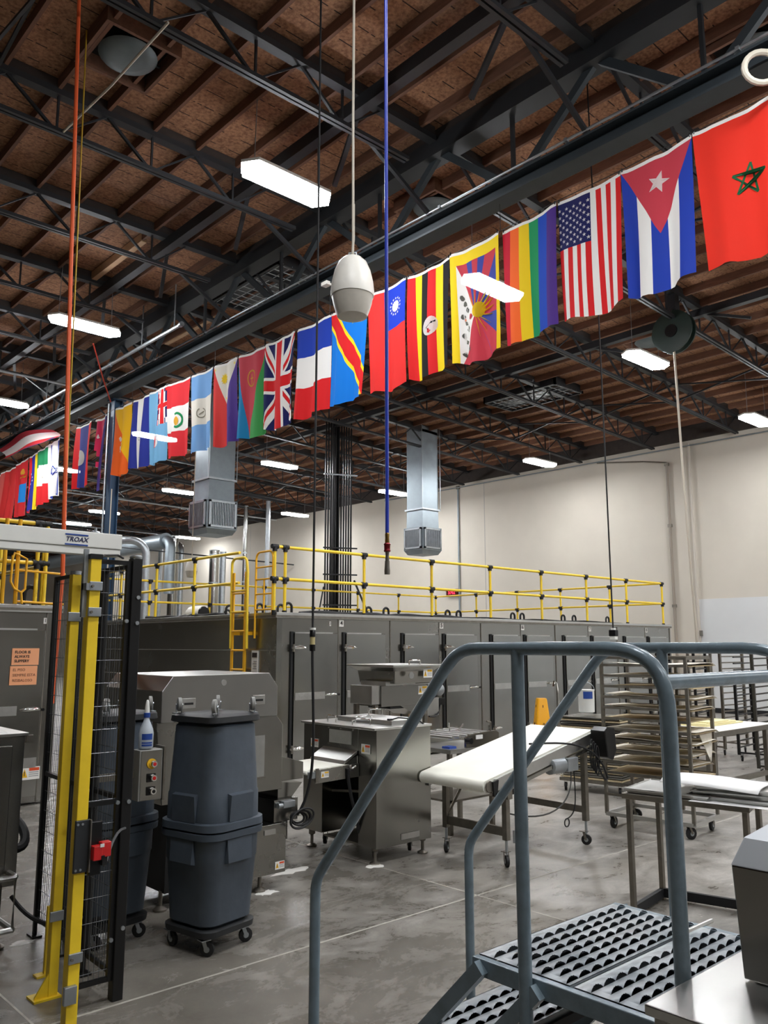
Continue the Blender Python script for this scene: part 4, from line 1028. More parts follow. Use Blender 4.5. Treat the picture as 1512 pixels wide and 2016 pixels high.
B().box(3.49, 5.36, .82, 3.70, 5.366, .83).build('window_edge', steel_d, wn)
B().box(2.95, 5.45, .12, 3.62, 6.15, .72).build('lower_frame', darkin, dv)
bx = B().box(3.60, 5.36, .12, 3.90, 5.95, .475).build('motor_cover', steel_s, dv, bevel=.004)
B().box(3.70, 5.352, .405, 3.80, 5.36, .44).build('grip', steel_l, bx); warning_label(bx, (3.845, 5.357, .175), (1,0,0), .085, .055)
for (x, y) in ((3.71,5.42),(2.95,5.5),(3.75,6.0),(3.0,6.05)):
    ft = B().lathe([(.045,0),(.05,.015),(.03,.03),(.014,.035),(.014,.13)], (x,y,0), 12).build('levelling_foot', steel_d, dv, True)
B().prism([(3.86,.96),(4.07,.90),(4.07,.775),(3.86,.775)], 'y', 5.38, 5.95).build('outfeed_guard', steel_s, dv, bevel=.003)
B().prism([(3.86,.76),(4.09,.74),(3.97,.62),(3.86,.62)], 'y', 5.42, 5.9).build('catch_chute', steel, dv)
B().box(3.80, 5.38, .48, 4.02, 5.8, .64).build('sensor_shelf', steel_s, dv)
sb = B().box(3.86, 5.34, .58, 3.97, 5.38, .63).build('sensor_box', galv, dv, bevel=.004)
B().lathe([(.02,-.02),(.02,.02)], (3.84,5.36,.60), 10, 'x').build('gland', galv, sb, True)
tag(setorigin(B().lathe([(.004,-.028),(.02,-.02),(.029,0),(.02,.02),(.004,.028)], (3.93,5.45,.668), 14).build('dough_ball', doughm, None, True), (3.93,5.45,.64)), 'small round dough ball on the divider shelf', 'dough')
# coil of black cable below the hanging plug
cc = thing('coiled_cable', 'coil of black cable hanging beside the dough divider', 'cable', (4.03, 5.36, .5))
for i in range(5):
    R_ = .05+.009*i; B().path(arc((3.99+.006*(i % 3),5.34-.014*i,.50-.008*(i % 2)), R_, 0, 2*PI, (1.25,0,.1*(i-2)), (0,0,.8), 20)[:-1], .008, 6, closed=True).build('loop', blackr, cc, True)

# ------------------------------------------------------------------ dough moulder
md = thing('dough_moulder', 'stainless box-shaped dough moulder with short cream belt, centre of the floor', 'machine', (5.15, 5.85, 0))
B().box(4.82, 5.36, .13, 5.47, 5.59, 1.088).build('right_housing', steel_s, md, bevel=.003)
B().box(4.82, 6.09, .15, 5.47, 6.37, 1.088).build('left_housing', steel_s, md, bevel=.003)
up = B().box(4.815, 5.59, .90, 5.47, 6.09, 1.088).build('upper_panel', steel, md, bevel=.003)
wn = B().box(4.808, 5.68, .945, 4.816, 5.98, 1.06).build('window_pane', glassm, up)
for y in (5.66, 5.83, 6.0):
    for z in (.935, 1.072): B().lathe([(.007,-.006),(.007,0)], (4.815,y,z), 8, 'x').build('bolt', chrome, up)
B().prism([(4.815,.905),(4.68,.83),(4.66,.80),(4.815,.86)], 'y', 5.60, 6.07).build('infeed_hood', steel_l, md, bevel=.002)
for y in (5.60, 6.06): B().prism([(4.815,.88),(4.67,.80),(4.815,.79)], 'y', y, y+.006).build('hood_cheek', steel, md)
B().box(4.79, 5.35, 1.088, 5.48, 6.38, 1.106).build('top_plate', steel_l, md, bevel=.003)
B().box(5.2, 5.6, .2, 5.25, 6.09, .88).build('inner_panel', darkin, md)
B().box(4.85, 5.59, .12, 5.45, 6.09, .135).build('drip_tray', steel_d, md)
for z in (.55, .68): B().bar((4.95,5.59,z), (4.95,6.09,z-.05*(z < .6)), .03, .02).build('inner_rail', steel_d, md)
def loop_handle(t, p0, p1, h, r=.007, m=chrome):
    p0 = Vector(p0); p1 = Vector(p1); u = Vector((0,0,h)); d = (p1-p0)*.12
    return B().path([p0, p0+u*.8, p0+u+d, p1+u-d, p1+u*.8, p1], r, 8).build('loop_handle', m, t, True)
loop_handle(md, (4.86,5.72,1.106), (4.98,5.62,1.106), .05); loop_handle(md, (4.9,6.0,1.106), (4.9,6.12,1.106), .06); loop_handle(md, (5.05,5.9,1.106), (5.2,5.85,1.106), .05); loop_handle(md, (5.3,6.0,1.146), (5.42,5.95,1.146), .06)
B().box(5.08, 5.45, 1.106, 5.46, 6.2, 1.146).build('raised_lid', steel_l, md, bevel=.004)
hd = B().box(5.0, 5.352, .885, 5.11, 5.36, .955).build('recessed_handle', steel_l, md, bevel=.002); B().box(5.025,5.348,.905,5.085,5.353,.925).build('grip', darkin, hd)
B().box(5.10, 5.353, .165, 5.32, 5.36, .215).build('lower_plate', steel_l, md, bevel=.002)
warning_label(md, (4.815, 5.49, .925), (0,-1,0), .115, .08); warning_label(md, (4.815, 6.20, .92), (0,-1,0), .11, .075)
B().path([(5.12,5.5,1.15),(5.16,5.45,1.17),(5.25,5.4,1.16),(5.36,5.38,1.13),(5.42,5.37,1.09)], .007, 6).build('sensor_lead', blackr, md, True)
B().box(5.09,5.49,1.12,5.13,5.52,1.16).build('plug', blackm, md)
for (x, y) in ((4.86,5.42),(4.86,6.28),(5.42,5.42),(5.42,6.28)):
    B().lathe([(.045,0),(.048,.012),(.03,.022),(.014,.03),(.014,.10),(.03,.11),(.03,.15)], (x,y,0), 12).build('levelling_foot', steel_d, md, True)
for (x, y) in ((4.93,5.50),(4.95,6.2),(5.34,5.50),(5.35,6.2)): caster(md, (x,y,.02), .135, .042, .03, .7)
B().tube((4.815,5.60,.86), (4.815,5.60,.72), .006, 6).build('chain', chrome, md)
ic = thing('infeed_conveyor', 'short cream infeed belt on a steel frame in front of the moulder', 'conveyor', (4.5, 5.85, .7))
bl = []
for (x, z) in ((4.815,.805),(4.30,.795),(4.27,.785),(4.26,.765),(4.28,.75),(4.815,.75)): bl.append((x, z))
B().prism(bl, 'y', 5.60, 6.08).build('belt', belt, ic, bevel=.006)
for y0, y1 in ((5.575,5.595),(6.085,6.10)):
    B().prism([(4.815,.80),(4.34,.785),(4.34,.68),(4.815,.69)], 'y', y0, y1).build('side_plate', steel_s, ic, bevel=.002)
B().box(4.28, 5.57, .725, 4.35, 5.60, .775).build('tensioner_block', galv, ic); B().box(4.34,5.565,.69,4.37,5.575,.80).build('end_plate', steel_d, ic)
warning_label(ic, (4.44, 5.574, .745), (1,0,0), .08, .05, label_y)
kn = B().path([(4.70,5.57,.775),(4.72,5.55,.77),(4.75,5.545,.785)], .010, 7).build('clamp_lever', chrome, ic, True)
B().path(bezier((4.68,5.565,.77),(4.68,5.56,.55),(4.80,5.56,.35),(4.86,5.6,.14),14), .014, 8).build('hose', blackr, ic, True)
B().prism([(4.36,.69),(4.46,.69),(4.46,.15),(4.36,.15)], 'y', 6.11, 6.3).build('support_leg', steel_s, ic)
B().lathe([(.04,0),(.042,.02),(.012,.03),(.012,.16)], (4.41,6.2,0), 12).build('levelling_foot', steel_d, ic, True)
B().box(4.36, 6.05, .68, 4.46, 6.2, .72).build('support_bracket', steel_d, ic)

# ------------------------------------------------------------------ white belt conveyor on casters
cv = thing('belt_conveyor', 'wheeled inclined conveyor with a wide white belt', 'conveyor', (6.1, 4.97, 0))
def zc_(x): return .705+(x-5.33)*.1955
R_ = []
for y in (4.615, 5.345):
    ring = []
    for i in range(9):
        a = PI/2+PI*i/8; ring.append((5.36+.05*math.cos(a), y, zc_(5.36)-.05+.05*math.sin(a)))
    for i in range(9):
        a = -PI/2+PI*i/8; ring.append((6.90+.04*math.cos(a), y, zc_(6.9)-.05+.05*math.sin(a)))
    R_.append(ring)
B().loft(R_).build('belt', belt, cv, True)
for y0, y1 in ((4.585,4.61),(5.35,5.375)):
    B().prism([(5.44,zc_(5.44)-.012),(6.86,zc_(6.86)-.012),(6.86,zc_(6.86)-.11),(5.44,zc_(5.44)-.11)], 'y', y0, y1).build('side_rail', steel_l, cv, bevel=.003)
    B().prism([(5.42,zc_(5.42)-.115),(6.86,zc_(6.86)-.12),(6.86,zc_(6.86)-.15),(5.42,zc_(5.42)-.145)], 'y', y0-.015, y1).build('lower_lip', steel_s, cv)
B().lathe([(.045,-.012),(.048,0),(.03,.012)], (5.37,4.60,zc_(5.37)-.05), 14, 'y').build('end_roller_cap', steel_d, cv, True)
B().prism([(5.39,zc_(5.4)-.02),(5.46,zc_(5.46)-.02),(5.44,zc_(5.44)-.14),(5.40,zc_(5.4)-.13)], 'y', 4.57, 4.586).build('tensioner', darkin, cv)
legs = [(5.60,4.62),(5.60,5.30),(6.74,4.62),(6.74,5.34)]
for (x, y) in legs:
    B().box(x-.025, y-.025, .21, x+.025, y+.025, zc_(x)-.12).build('leg', steel_d, cv, bevel=.003)
    B().lathe([(.012,.1),(.012,.22)], (x,y,0), 8).build('leg_screw', galv, cv, True)
    caster(cv, (x,y,0), .12, .046, .03, random.uniform(0,3))
B().box(5.585, 4.62, .24, 5.615, 5.30, .31).build('cross_bar', steel_d, cv); B().box(6.725, 4.62, .28, 6.755, 5.34, .34).build('cross_bar', steel_d, cv)
B().tube((5.60,5.28,.32), (5.86,5.28,.63), .012, 8).build('brace', steel_d, cv, True)
B().tube((5.68,4.60,.18),(5.68,4.60,.28),.012,8).build('jack_handle', galv, cv, True)
for (x, y, zz) in ((5.60,4.60,.58),):
    B().box(x-.03,y-.03,zz-.04,x+.03,y+.0,zz+.04).build('clamp_plate', steel_d, cv)
B().lathe([(.06,0),(.072,.01),(.072,.19),(.06,.20)], (6.20,4.62,.74), 16, 'x').build('motor', galv, cv, True)
B().box(6.40, 4.55, .68, 6.56, 4.68, .80).build('gearbox', galv, cv, bevel=.01)
B().tube((6.35,4.62,.79),(6.35,4.62,.86),.02,8).build('motor_mount', steel_d, cv, True)
mt = B().prism([(6.84,.78),(6.80,1.02),(6.86,1.05),(6.97,1.04),(6.99,.84),(6.93,.75)], 'y', 4.42, 4.58).build('drive_guard', blackm, cv, bevel=.01)
B().path(bezier((5.9,4.59,.96),(6.3,4.5,.95),(6.7,4.45,.95),(6.85,4.45,.62),12)+bezier((6.85,4.45,.62),(6.9,4.45,.55),(6.75,4.45,.55),(6.72,4.48,.85),8), .009, 7).build('power_lead', blackr, cv, True)
for i in range(4):
    B().path([(6.70+.03*math.cos(a)+.01*i, 4.5-.012*i, .82+.13*math.sin(a)-.02*i) for a in [2*PI*k/14 for k in range(14)]], .007, 6, closed=True).build('lead_loop', blackr, cv, True)
B().path(bezier((6.5,4.6,.68),(6.52,4.58,.45),(6.3,4.6,.22),(5.95,4.9,.34),14), .007, 6).build('motor_lead', mat('grey_lead2',(90,90,88),.5), cv, True)
B().path(bezier((6.55,4.6,.68),(6.5,4.55,.4),(6.52,4.56,.3),(6.4,4.6,.27),10)+arc((6.42,4.6,.24), .035, PI/2, 2.4*PI, (1,0,0), (0,0,1), 12), .006, 6).build('motor_lead', blackr, cv, True)
B().prism([(5.90,.68),(6.02,.68),(6.00,.5),(5.92,.5)], 'y', 4.85, 4.95).build('control_pendant', blackm, cv)
B().box(5.9,4.83,.66,6.03,5.0,.70).build('pendant_bracket', steel_d, cv)

# ------------------------------------------------------------------ flour duster on a stand, behind the moulder
du = thing('flour_duster', 'stainless flour duster with hopper lid and side motor behind the moulder', 'machine', (6.9, 7.4, 0))
B().box(6.55, 7.2, 1.10, 7.29, 7.62, 1.335).build('trough', steel_s, du, bevel=.003)
B().box(6.42, 7.22, 1.13, 6.55, 7.60, 1.34).build('end_box', steel_l, du, bevel=.003)
B().prism([(6.85,1.10),(7.29,1.10),(7.29,.98),(7.12,.98)], 'y', 7.2, 7.6).build('lower_cheek', steel_s, du)
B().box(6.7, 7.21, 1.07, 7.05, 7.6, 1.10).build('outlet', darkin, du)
B().loft([rsq(6.98,7.42,.31,.02,1.36,0), rsq(6.98,7.42,.33,.02,1.50,0), rsq(6.98,7.42,.40,.02,1.555,0)]).build('hopper', steel_s, du)
B().box(6.55, 7.0, 1.55, 7.42, 7.83, 1.575).build('hopper_lid', steel_l, du, bevel=.004)
loop_handle(du, (6.9,7.1,1.575), (7.08,7.1,1.575), .05, .01)
B().box(6.6, 7.18, 1.335, 7.3, 7.62, 1.385).build('sieve_frame', steel_l, du, bevel=.003); B().box(7.08,7.17,1.35,7.32,7.2,1.38).build('gasket_strip', blackm, du)
B().lathe([(.04,-.02),(.028,0)], (6.86,7.04,1.455), 14, 'y').build('knob', chrome, du, True)
B().lathe([(.07,0),(.09,.02),(.09,.34),(.07,.38)], (7.36,7.4,1.25), 16, 'x').build('motor', galv, du, True)
B().box(7.29, 7.25, 1.1, 7.37, 7.55, 1.33).build('gearbox', blackm, du); B().box(7.6,7.3,1.07,7.72,7.42,1.15).build('terminal_box', blackm, du)
B().box(7.36,7.3,.95,7.6,7.5,1.16).build('gear_plate', steel_l, du)
B().path(bezier((7.65,7.33,1.07),(7.6,7.3,.93),(7.5,7.25,.93),(7.35,7.22,.95),10), .01, 6).build('power_lead', blackr, du, True)
warning_label(du, (7.22,7.198,1.27), (1,0,0), .15, .1, label_y); warning_label(du, (7.16,7.05,1.47), (1,0,0), .15, .1, label_y)
B().lathe([(.13,0),(.10,.025),(.05,.05),(.006,.065)], (6.9,7.3,1.335), 14).build('flour_heap', flour, du, True)
for (x, y) in ((6.5,7.25),(7.3,7.25),(6.5,7.58),(7.3,7.58)):
    B().box(x-.025, y-.025, 0, x+.025, y+.025, 1.12).build('leg', steel_d, du)
B().box(6.45,7.22,.55,7.33,7.6,.58).build('shelf', steel_d, du)
# ------------------------------------------------------------------ roller table machine
rt = thing('roller_machine', 'low stainless roller machine with levers between moulder and white conveyor', 'machine', (6.4, 5.95, 0))
B().box(6.05, 5.66, .76, 6.78, 6.22, .80).build('tray', steel_l, rt)
B().prism([(6.28,.80),(6.28,.90),(6.33,.925),(6.72,.945),(6.78,.92),(6.78,.80)], 'y', 5.66, 5.69).build('side_plate', steel_s, rt, bevel=.003)
B().prism([(6.05,.80),(6.05,.92),(6.72,.945),(6.78,.92),(6.78,.80)], 'y', 6.19, 6.22).build('side_plate', steel_s, rt, bevel=.003)
for i in range(6): B().tube((6.12+.1*i,5.69,.905+.004*i), (6.12+.1*i,6.19,.905+.004*i), .018, 10).build('roller', steel_l, rt, True)
B().box(6.42,5.655,.875,6.52,5.66,.915).build('name_plate', whitep, rt)
B().tube((6.35,5.95,.94),(6.34,5.95,1.02),.008,8).build('lever', chrome, rt, True); B().tube((6.42,5.9,.94),(6.5,5.9,1.0),.008,8).build('lever', chrome, rt, True)
B().path([(6.72,5.72,.94),(6.72,5.72,1.02),(6.66,5.72,1.03)], .01, 8).build('crank', steel_d, rt, True)
B().lathe([(.03,-.03),(.03,.03)], (6.3,5.64,.87), 10, 'y').build('knob', blackm, rt, True)
B().box(6.1,5.72,.80,6.2,5.82,.82).build('blue_rag', blue_cl, rt)
for (x, y) in ((6.1,5.72),(6.72,5.72),(6.1,6.16),(6.72,6.16)): B().box(x-.02,y-.02,0,x+.02,y+.02,.76).build('leg', steel_d, rt)
B().box(6.08,5.7,.3,6.74,6.18,.32).build('shelf', steel_d, rt)

# ------------------------------------------------------------------ caution cone
cn = thing('caution_cone', 'tall yellow four-sided caution sign standing in front of the cabinet doors', 'sign', (11.27, 8.5, 0), math.radians(-38))
ORG[cn.name] = (0,0,0)
B().loft([rsq(0,0,.17,.02,0,0), rsq(0,0,.17,.03,.03,0), rsq(0,0,.165,.03,.06,0), rsq(0,0,.08,.03,.92,0), rsq(0,0,.07,.02,.945,0)]).build('shell', mat('sign_yellow',(248,176,14),.4), cn, True)
for k in range(4):
    a = PI/2*k; ex = Vector((math.cos(a), math.sin(a), 0)); n = Vector((math.sin(a), -math.cos(a), 0))
    def at(z): return n*(.165-(z-.06)*.085/.86+.004)+Vector((0,0,z))
    sl = (at(.7)-at(.3)).normalized()
    text('CAUTION', .048, 'lettering', inkk, cn, at(.40), ex, sl, bold=.0012); text('CUIDADO', .048, 'lettering', inkk, cn, at(.32), ex, sl, bold=.0012)
    tr = B()
    for p, q_ in (((-.045,.48),(.045,.48)),((.045,.48),(0,.56)),((0,.56),(-.045,.48)),((0,.5),(0,.535))):
        tr.tube(at(p[1])+ex*p[0], at(q_[1])+ex*q_[0], .004, 5)
    tr.build('triangle', inkk, cn); B().tube(at(.80), at(.84), .006, 5).build('mark', inkk, cn)

# ------------------------------------------------------------------ bakery racks
def rack(cx, cy, rot, L_, W_, H_, rows, label, m=steel_d, post=.03):
    """local x = depth (runner direction), y = width"""
    t = thing('bakery_rack', label, 'rack', (cx,cy,0), rot); ORG[t.name] = (0,0,0)
    for sy in (-1, 1):
        for sx in (-1, -.22, 1) if sy < 0 else (-1, 1):
            B().box(sx*L_/2-post/2, sy*W_/2-post/2, .14, sx*L_/2+post/2, sy*W_/2+post/2, H_).build('post', m, t)
        B().box(-L_/2, sy*W_/2-.015, H_-.02, L_/2, sy*W_/2+.015, H_+.01).build('top_bar', m, t)
        B().box(-L_/2, sy*W_/2-.018, .12, L_/2, sy*W_/2+.018, .155).build('bottom_bar', steel_l, t)
        for z in rows:
            B().box(-L_/2, sy*(W_/2-.005)-.02, z-.012, L_/2, sy*(W_/2-.005)+.02, z-.008).build('runner', m, t)
            B().box(-L_/2, sy*(W_/2+.015)-.002, z-.012, L_/2, sy*(W_/2+.015)+.002, z+.014).build('runner_lip', m, t)
    for sx in (-1, 1):
        B().box(sx*L_/2-.015, -W_/2, H_-.02, sx*L_/2+.015, W_/2, H_+.01).build('top_bar', m, t)
        B().box(sx*L_/2-.018, -W_/2, .12, sx*L_/2+.018, W_/2, .155).build('bottom_bar', steel_l, t)
        for sy in (-1, 1): caster(t, (sx*(L_/2-.05), sy*(W_/2-.04), 0), .125, .055, .032, random.uniform(0,3))
    return t
RX, RY, RR = 7.86, 4.49, math.radians(96)
rows = [1.60-.106*i for i in range(13)]
rack(RX, RY, RR, .88, .60, 1.68, rows, 'tall stainless bakery rack of proofing boards beside the white conveyor')
def rk(x, y, z): return (RX+x*math.cos(RR)-y*math.sin(RR), RY+x*math.sin(RR)+y*math.cos(RR), z)
ordn = ['top','second','third','fourth','fifth','sixth','seventh','eighth','ninth','tenth','eleventh']
for i in range(11):
    z = rows[i+0]-.006; dx = random.uniform(-.05,.03)
    t = thing('proofing_board', 'pale wooden proofing board on the %s level of the tall bakery rack' % ordn[i], 'board', (RX,RY,z), RR, 'boards on the bakery rack'); ORG[t.name] = (0,0,0)
    B().box(-.45+dx, -.275, 0, .44+dx, .275, .012).build('board', boardm, t)
    if i in (0,1,3,4,6,7,8,9):
        b = B(); nx, ny = 12, 7; r = random.Random(i*5+1); ph = r.uniform(0,6); lift = r.uniform(.4,1.0)
        P_ = lambda a, c: (-.47+dx+.93*a, -.285+.57*c, .016+.010*lift*(1+math.sin(5*a+ph+2*c))+(.02*max(0,a-.9)*8 if i == 3 else 0)-(.03*max(0,.12-c)*8))
        b.grid(nx, ny, P_)
        b.build('cloth', clothm, t, True, solid=.003)
# the corner of cloth hanging from the front
b = B(); N_ = 8
f0 = [Vector(rk(-.46,-.28+.36*k/N_+.05,rows[6]+.01+.006*math.sin(k))) for k in range(N_+1)]
for k in range(N_):
    pass
tip = Vector(rk(-.50,-.05,rows[8]-.08)); rowsP = []
for j in range(7):
    u = j/6; rowsP.append([p.lerp(tip, u)+Vector((.006*math.sin(5*u+k*.9), .006*math.cos(4*u+k*.7), 0)) for k, p in enumerate(f0)])
b.grid(6, N_, lambda u, v: rowsP[int(round(u*6))][int(round(v*N_))])
o = b.build('linen_cloth', clothm, None, True, solid=.003); setorigin(o, rk(-.47,-.1,rows[6]))
tag(o, 'corner of linen cloth drooping from the middle of the bakery rack', 'cloth')
# stack of thin trays on a dolly behind the rack
ts = thing('tray_stack', 'tall stack of thin trays on a wheeled base behind the bakery rack', 'stack', (9.35, 6.15, 0), math.radians(8)); ORG[ts.name] = (0,0,0)
B().box(-.32,-.42,.12,.32,.42,.16).build('base', steel_d, ts)
for i in range(26):
    B().box(-.31+random.uniform(-.01,.01), -.41, .165+.029*i, .31, .41, .165+.029*i+.018).build('tray', steel_s if i % 3 else boardm, ts)
for (x, y) in ((-.27,-.36),(.27,-.36),(-.27,.36),(.27,.36)): caster(ts, (x,y,0), .12, .05, .03, .4)
B().path([(-.3,.38,.16),(-.33,.40,1.2),(-.36,.40,1.32),(-.42,.40,1.34),(-.44,.4,1.28)], .014, 8).build('push_handle', chrome, ts, True)
tb = thing('flour_tub', 'white tub with blue label and wire handle behind the bakery rack', 'tub', (9.3, 6.3, .945))
B().lathe([(.08,0),(.10,.01),(.105,.28),(.11,.29)], (9.3,6.3,.945), 18).build('tub', white, tb, True)
B().loft([[(9.3+.106*math.cos(a),6.3+.106*math.sin(a),.945+z) for a in [(-2.9+1.2*i/6) for i in range(7)]] for z in (.18,.27)], cap=False).build('label', inkblue, tb)
B().path(arc((9.3,6.3,1.22), .11, 0, PI, (.7,-.7,0), (0,0,1), 10), .004, 6).build('wire_handle', galv, tb)
# far table with dough sheets
ft = thing('work_table', 'far stainless work table whitened with flour, right of the bakery rack', 'table', (10.4, 5.2, 0))
B().box(9.45, 4.72, .74, 11.2, 5.62, .80).build('top', steel_d, ft, bevel=.004); B().box(9.46,4.73,.80,11.19,5.61,.803).build('flour_dust', flour, ft)
for (x, y) in ((9.55,4.82),(11.1,4.82),(9.55,5.52),(11.1,5.52)): B().box(x-.025,y-.025,0,x+.025,y+.025,.74).build('leg', steel_d, ft)
B().box(9.53,4.8,.16,11.12,4.84,.22).build('stretcher', steel_d, ft); B().box(9.53,5.5,.16,11.12,5.54,.22).build('stretcher', steel_d, ft); B().box(9.53,4.8,.16,9.57,5.54,.22).build('stretcher', steel_d, ft)
ds = thing('dough_sheet', 'folded pale yellow dough sheet on the far floury table', 'dough', (10.6, 5.3, .803))
for i, (x0,x1,h) in enumerate(((10.0,11.0,.02),(10.0,10.8,.045),(10.05,10.6,.06))):
    B().box(x0, 5.05, .803+(.0,.02,.045)[i], x1, 5.5, .803+h).build('layer', mat('pale_dough',(242,232,178),.6), ds, bevel=.008)
# dark racks further back
def far_rack(cx, cy, rot, label, m, W_=.6, L_=.7, H_=1.72):
    t = thing('pan_rack', label, 'rack', (cx,cy,0), rot); ORG[t.name] = (0,0,0)
    for sx in (-1,1):
        for sy in (-1,1):
            B().box(sx*L_/2-.02,sy*W_/2-.02,.1,sx*L_/2+.02,sy*W_/2+.02,H_).build('post', m, t)
            caster(t, (sx*(L_/2-.03),sy*(W_/2-.03),0), .105, .045, .03, .5)
    for i in range(15):
        z = .2+.1*i
        for sy in (-1,1): B().box(-L_/2,sy*W_/2-.012,z,L_/2,sy*W_/2+.012,z+.02).build('runner', m, t)
    for z in (.12,H_-.02):
        for sx in (-1,1): B().box(sx*L_/2-.012,-W_/2,z,sx*L_/2+.012,W_/2,z+.025).build('cross_bar', m, t)
    return t
far_rack(13.3, 7.1, math.radians(12), 'empty black pan rack standing behind the bakery rack', blackp)
far_rack(14.1, 6.9, math.radians(-5), 'grey pan rack with pale trays farther behind the bakery rack', steel_d)
far_rack(12.35, 5.05, math.radians(5), 'dark tall pan rack at the right edge by the pale wall panel', mat('dark_rack',(72,70,64),.5,.6))
far_rack(13.6, 5.9, math.radians(5), 'lower dark rack behind the right-edge pan rack', blackp, H_=1.3)

# ------------------------------------------------------------------ small steel table with sheet pans
st = thing('work_table', 'small steel table with sheet pans and white paper, behind the steps', 'table', (5.55, 2.9, 0), 0)
TX = [(5.20,3.27),(5.78,3.36),(5.95,2.62),(5.34,2.45)]
B().loft([[(x,y,.762) for x,y in TX], [(x,y,.80) for x,y in TX]]).build('top_frame', steel_d, st, bevel=.004)
for (x, y) in ((5.23,3.23),(5.75,3.31),(5.91,2.65),(5.37,2.49)):
    B().box(x-.016, y-.016, 0, x+.016, y+.016, .765).build('leg', steel_d, st)
B().bar((5.23,3.23,.045), (5.75,3.31,.045), .03, .06).build('floor_bar', darkst, st); B().bar((5.75,3.31,.045), (5.91,2.65,.045), .03, .06).build('floor_bar', darkst, st)
def pan(cx, cy, z, rot, L_, W_, label):
    t = thing('sheet_pan', label, 'pan', (cx,cy,z), rot, 'sheet pans on the small table'); ORG[t.name] = (0,0,0)
    r = lambda l, w_, zz: [(-l/2,-w_/2,zz),(l/2,-w_/2,zz),(l/2,w_/2,zz),(-l/2,w_/2,zz)]
    B().loft([r(L_,W_,.025), r(L_-.03,W_-.03,.0), r(L_-.036,W_-.036,.003), r(L_-.012,W_-.012,.024)]).build('tray', steel_l, t, bevel=.003)
    b = B(); pts = [Vector(p) for p in r(L_,W_,.026)]
    b.path(pts, .006, 6, closed=True).build('rolled_edge', steel_l, t, True)
a_ = math.atan2(-.82,.14)
pan(5.51, 3.02, .802, a_, .56, .50, 'bright empty sheet pan on the left end of the small table')
for i in range(3): pan(5.60+.01*i, 2.63-.012*i, .802+.028*i, a_+.06*i-.05, .52, .46, '%s sheet pan of the stack under the white paper' % ('lowest','middle','topmost')[i])
pp = thing('paper_sheet', 'white baking paper lying over the sheet pans', 'paper', (5.58,2.72,.905), a_); ORG[pp.name] = (0,0,0)
b = B(); nx, ny = 10, 8
for j, zo in enumerate((0,)):
    P_ = lambda u, v: (-.34+.62*u, -.27+.52*v, .0+.012*math.sin(3*u+1)-.05*max(0,v-.9)*3-.04*max(0,.1-v)*4+.01*math.sin(5*v))
    b.grid(nx, ny, P_)
b.build('sheet', whitep, pp, True, solid=.003)
pp2 = thing('paper_sheet', 'edge of white paper hanging out below the sheet pan stack', 'paper', (5.58,2.6,.80), a_); ORG[pp2.name] = (0,0,0)
B().box(-.26,-.29,.0,.27,.2,.0015).build('sheet', whitep, pp2)

# ------------------------------------------------------------------ steps with tubular handrails
sp_ = thing('steps', 'grey steel work steps with tubular handrails in the foreground', 'steps', (2.56, 2.0, 0))
XA, XB, ZP = 2.14, 2.98, .82
def tread(x0, x1, y0, y1, z, nrow):
    """grip plank: rows of raised, toothed, eye-shaped openings"""
    t = B(); ncol = int((x1-x0)/.060); cw = (x1-x0)/ncol; ch = (y1-y0-.03)/nrow; K = 12
    for r in range(nrow):
        off = .5 if r % 2 else 0
        yb = y0+.015+ch*r
        if off:
            for xa, xb in ((x0, x0+cw/2), (x1-cw/2, x1)): t.quad((xa,yb,z),(xb,yb,z),(xb,yb+ch,z),(xa,yb+ch,z))
        for c in range(ncol if not off else ncol-1):
            xl = x0+cw*(c+off)
            def P_(u, v):
                k = max(0, math.sin(PI*u)); tooth = (.0022*(int(round(u*K)) % 2) if v == 0 else 0)
                return (xl+cw*u, yb+ch*v+(.004*k*(1-v)), z+.015*(k**.75)*(1-v)**1.3-tooth*k)
            t.grid(K, 4, P_)
    t.quad((x0,y0,z),(x1,y0,z),(x1,y0+.015,z),(x0,y0+.015,z)); t.quad((x0,y1-.015,z),(x1,y1-.015,z),(x1,y1,z),(x0,y1,z))
    o = t.build('tread', treadm, sp_, True)
    B().box(x0+.002, y0+.004, z-.05, x1-.002, y1-.004, z-.042).build('shade_sheet', darkst, o)  # added dark sheet, stands in for the shade below the tread openings
    B().box(x0, y0, z-.04, x1, y0+.003, z).build('tread_flange', treadm, o); B().box(x0, y1-.003, z-.04, x1, y1, z).build('tread_flange', treadm, o)
    return o
tread(XA+.02, 2.93, 1.555, 1.905, ZP, 7); tread(XA+.02, 2.93, 1.20, 1.545, ZP, 7)
tread(XA+.02, 2.93, 1.88, 2.16, .55, 5); tread(XA+.02, 2.93, 2.18, 2.46, .28, 5)
B().box(XA-.01, 1.18, ZP-.055, XA+.018, 1.91, ZP-.002).build('side_channel', greyp, sp_, bevel=.003); B().box(2.935, 1.18, ZP-.055, 2.963, 1.91, ZP-.002).build('side_channel', greyp, sp_, bevel=.003)
B().box(XA+.018, 1.54, ZP-.05, 2.935, 1.56, ZP-.043).build('cross_angle', greyp, sp_)
B().tube((2.80,1.55,ZP+.0),(3.02,1.55,ZP+.0),.008,6).build('joint_rod', steel_l, sp_)
for x in (XA-.02, 2.97):
    B().bar((x,1.86,ZP-.02), (x,2.62,.03), .045, .035, up=(1,0,0)).build('stringer', greyp, sp_); B().bar((x,1.64,ZP-.03), (x,2.38,.03), .045, .035, up=(1,0,0)).build('stringer', greyp, sp_)
for z, y in ((.50,1.88),(.50,2.15),(.23,2.18),(.23,2.45)): B().box(XA, y-.012, z, 2.95, y+.012, z+.03).build('cross_angle', darkst, sp_)
B().bar((2.2,1.25,.05),(2.9,1.9,.7),.03,.04).build('brace', darkst, sp_)
PR = .0167*1.25
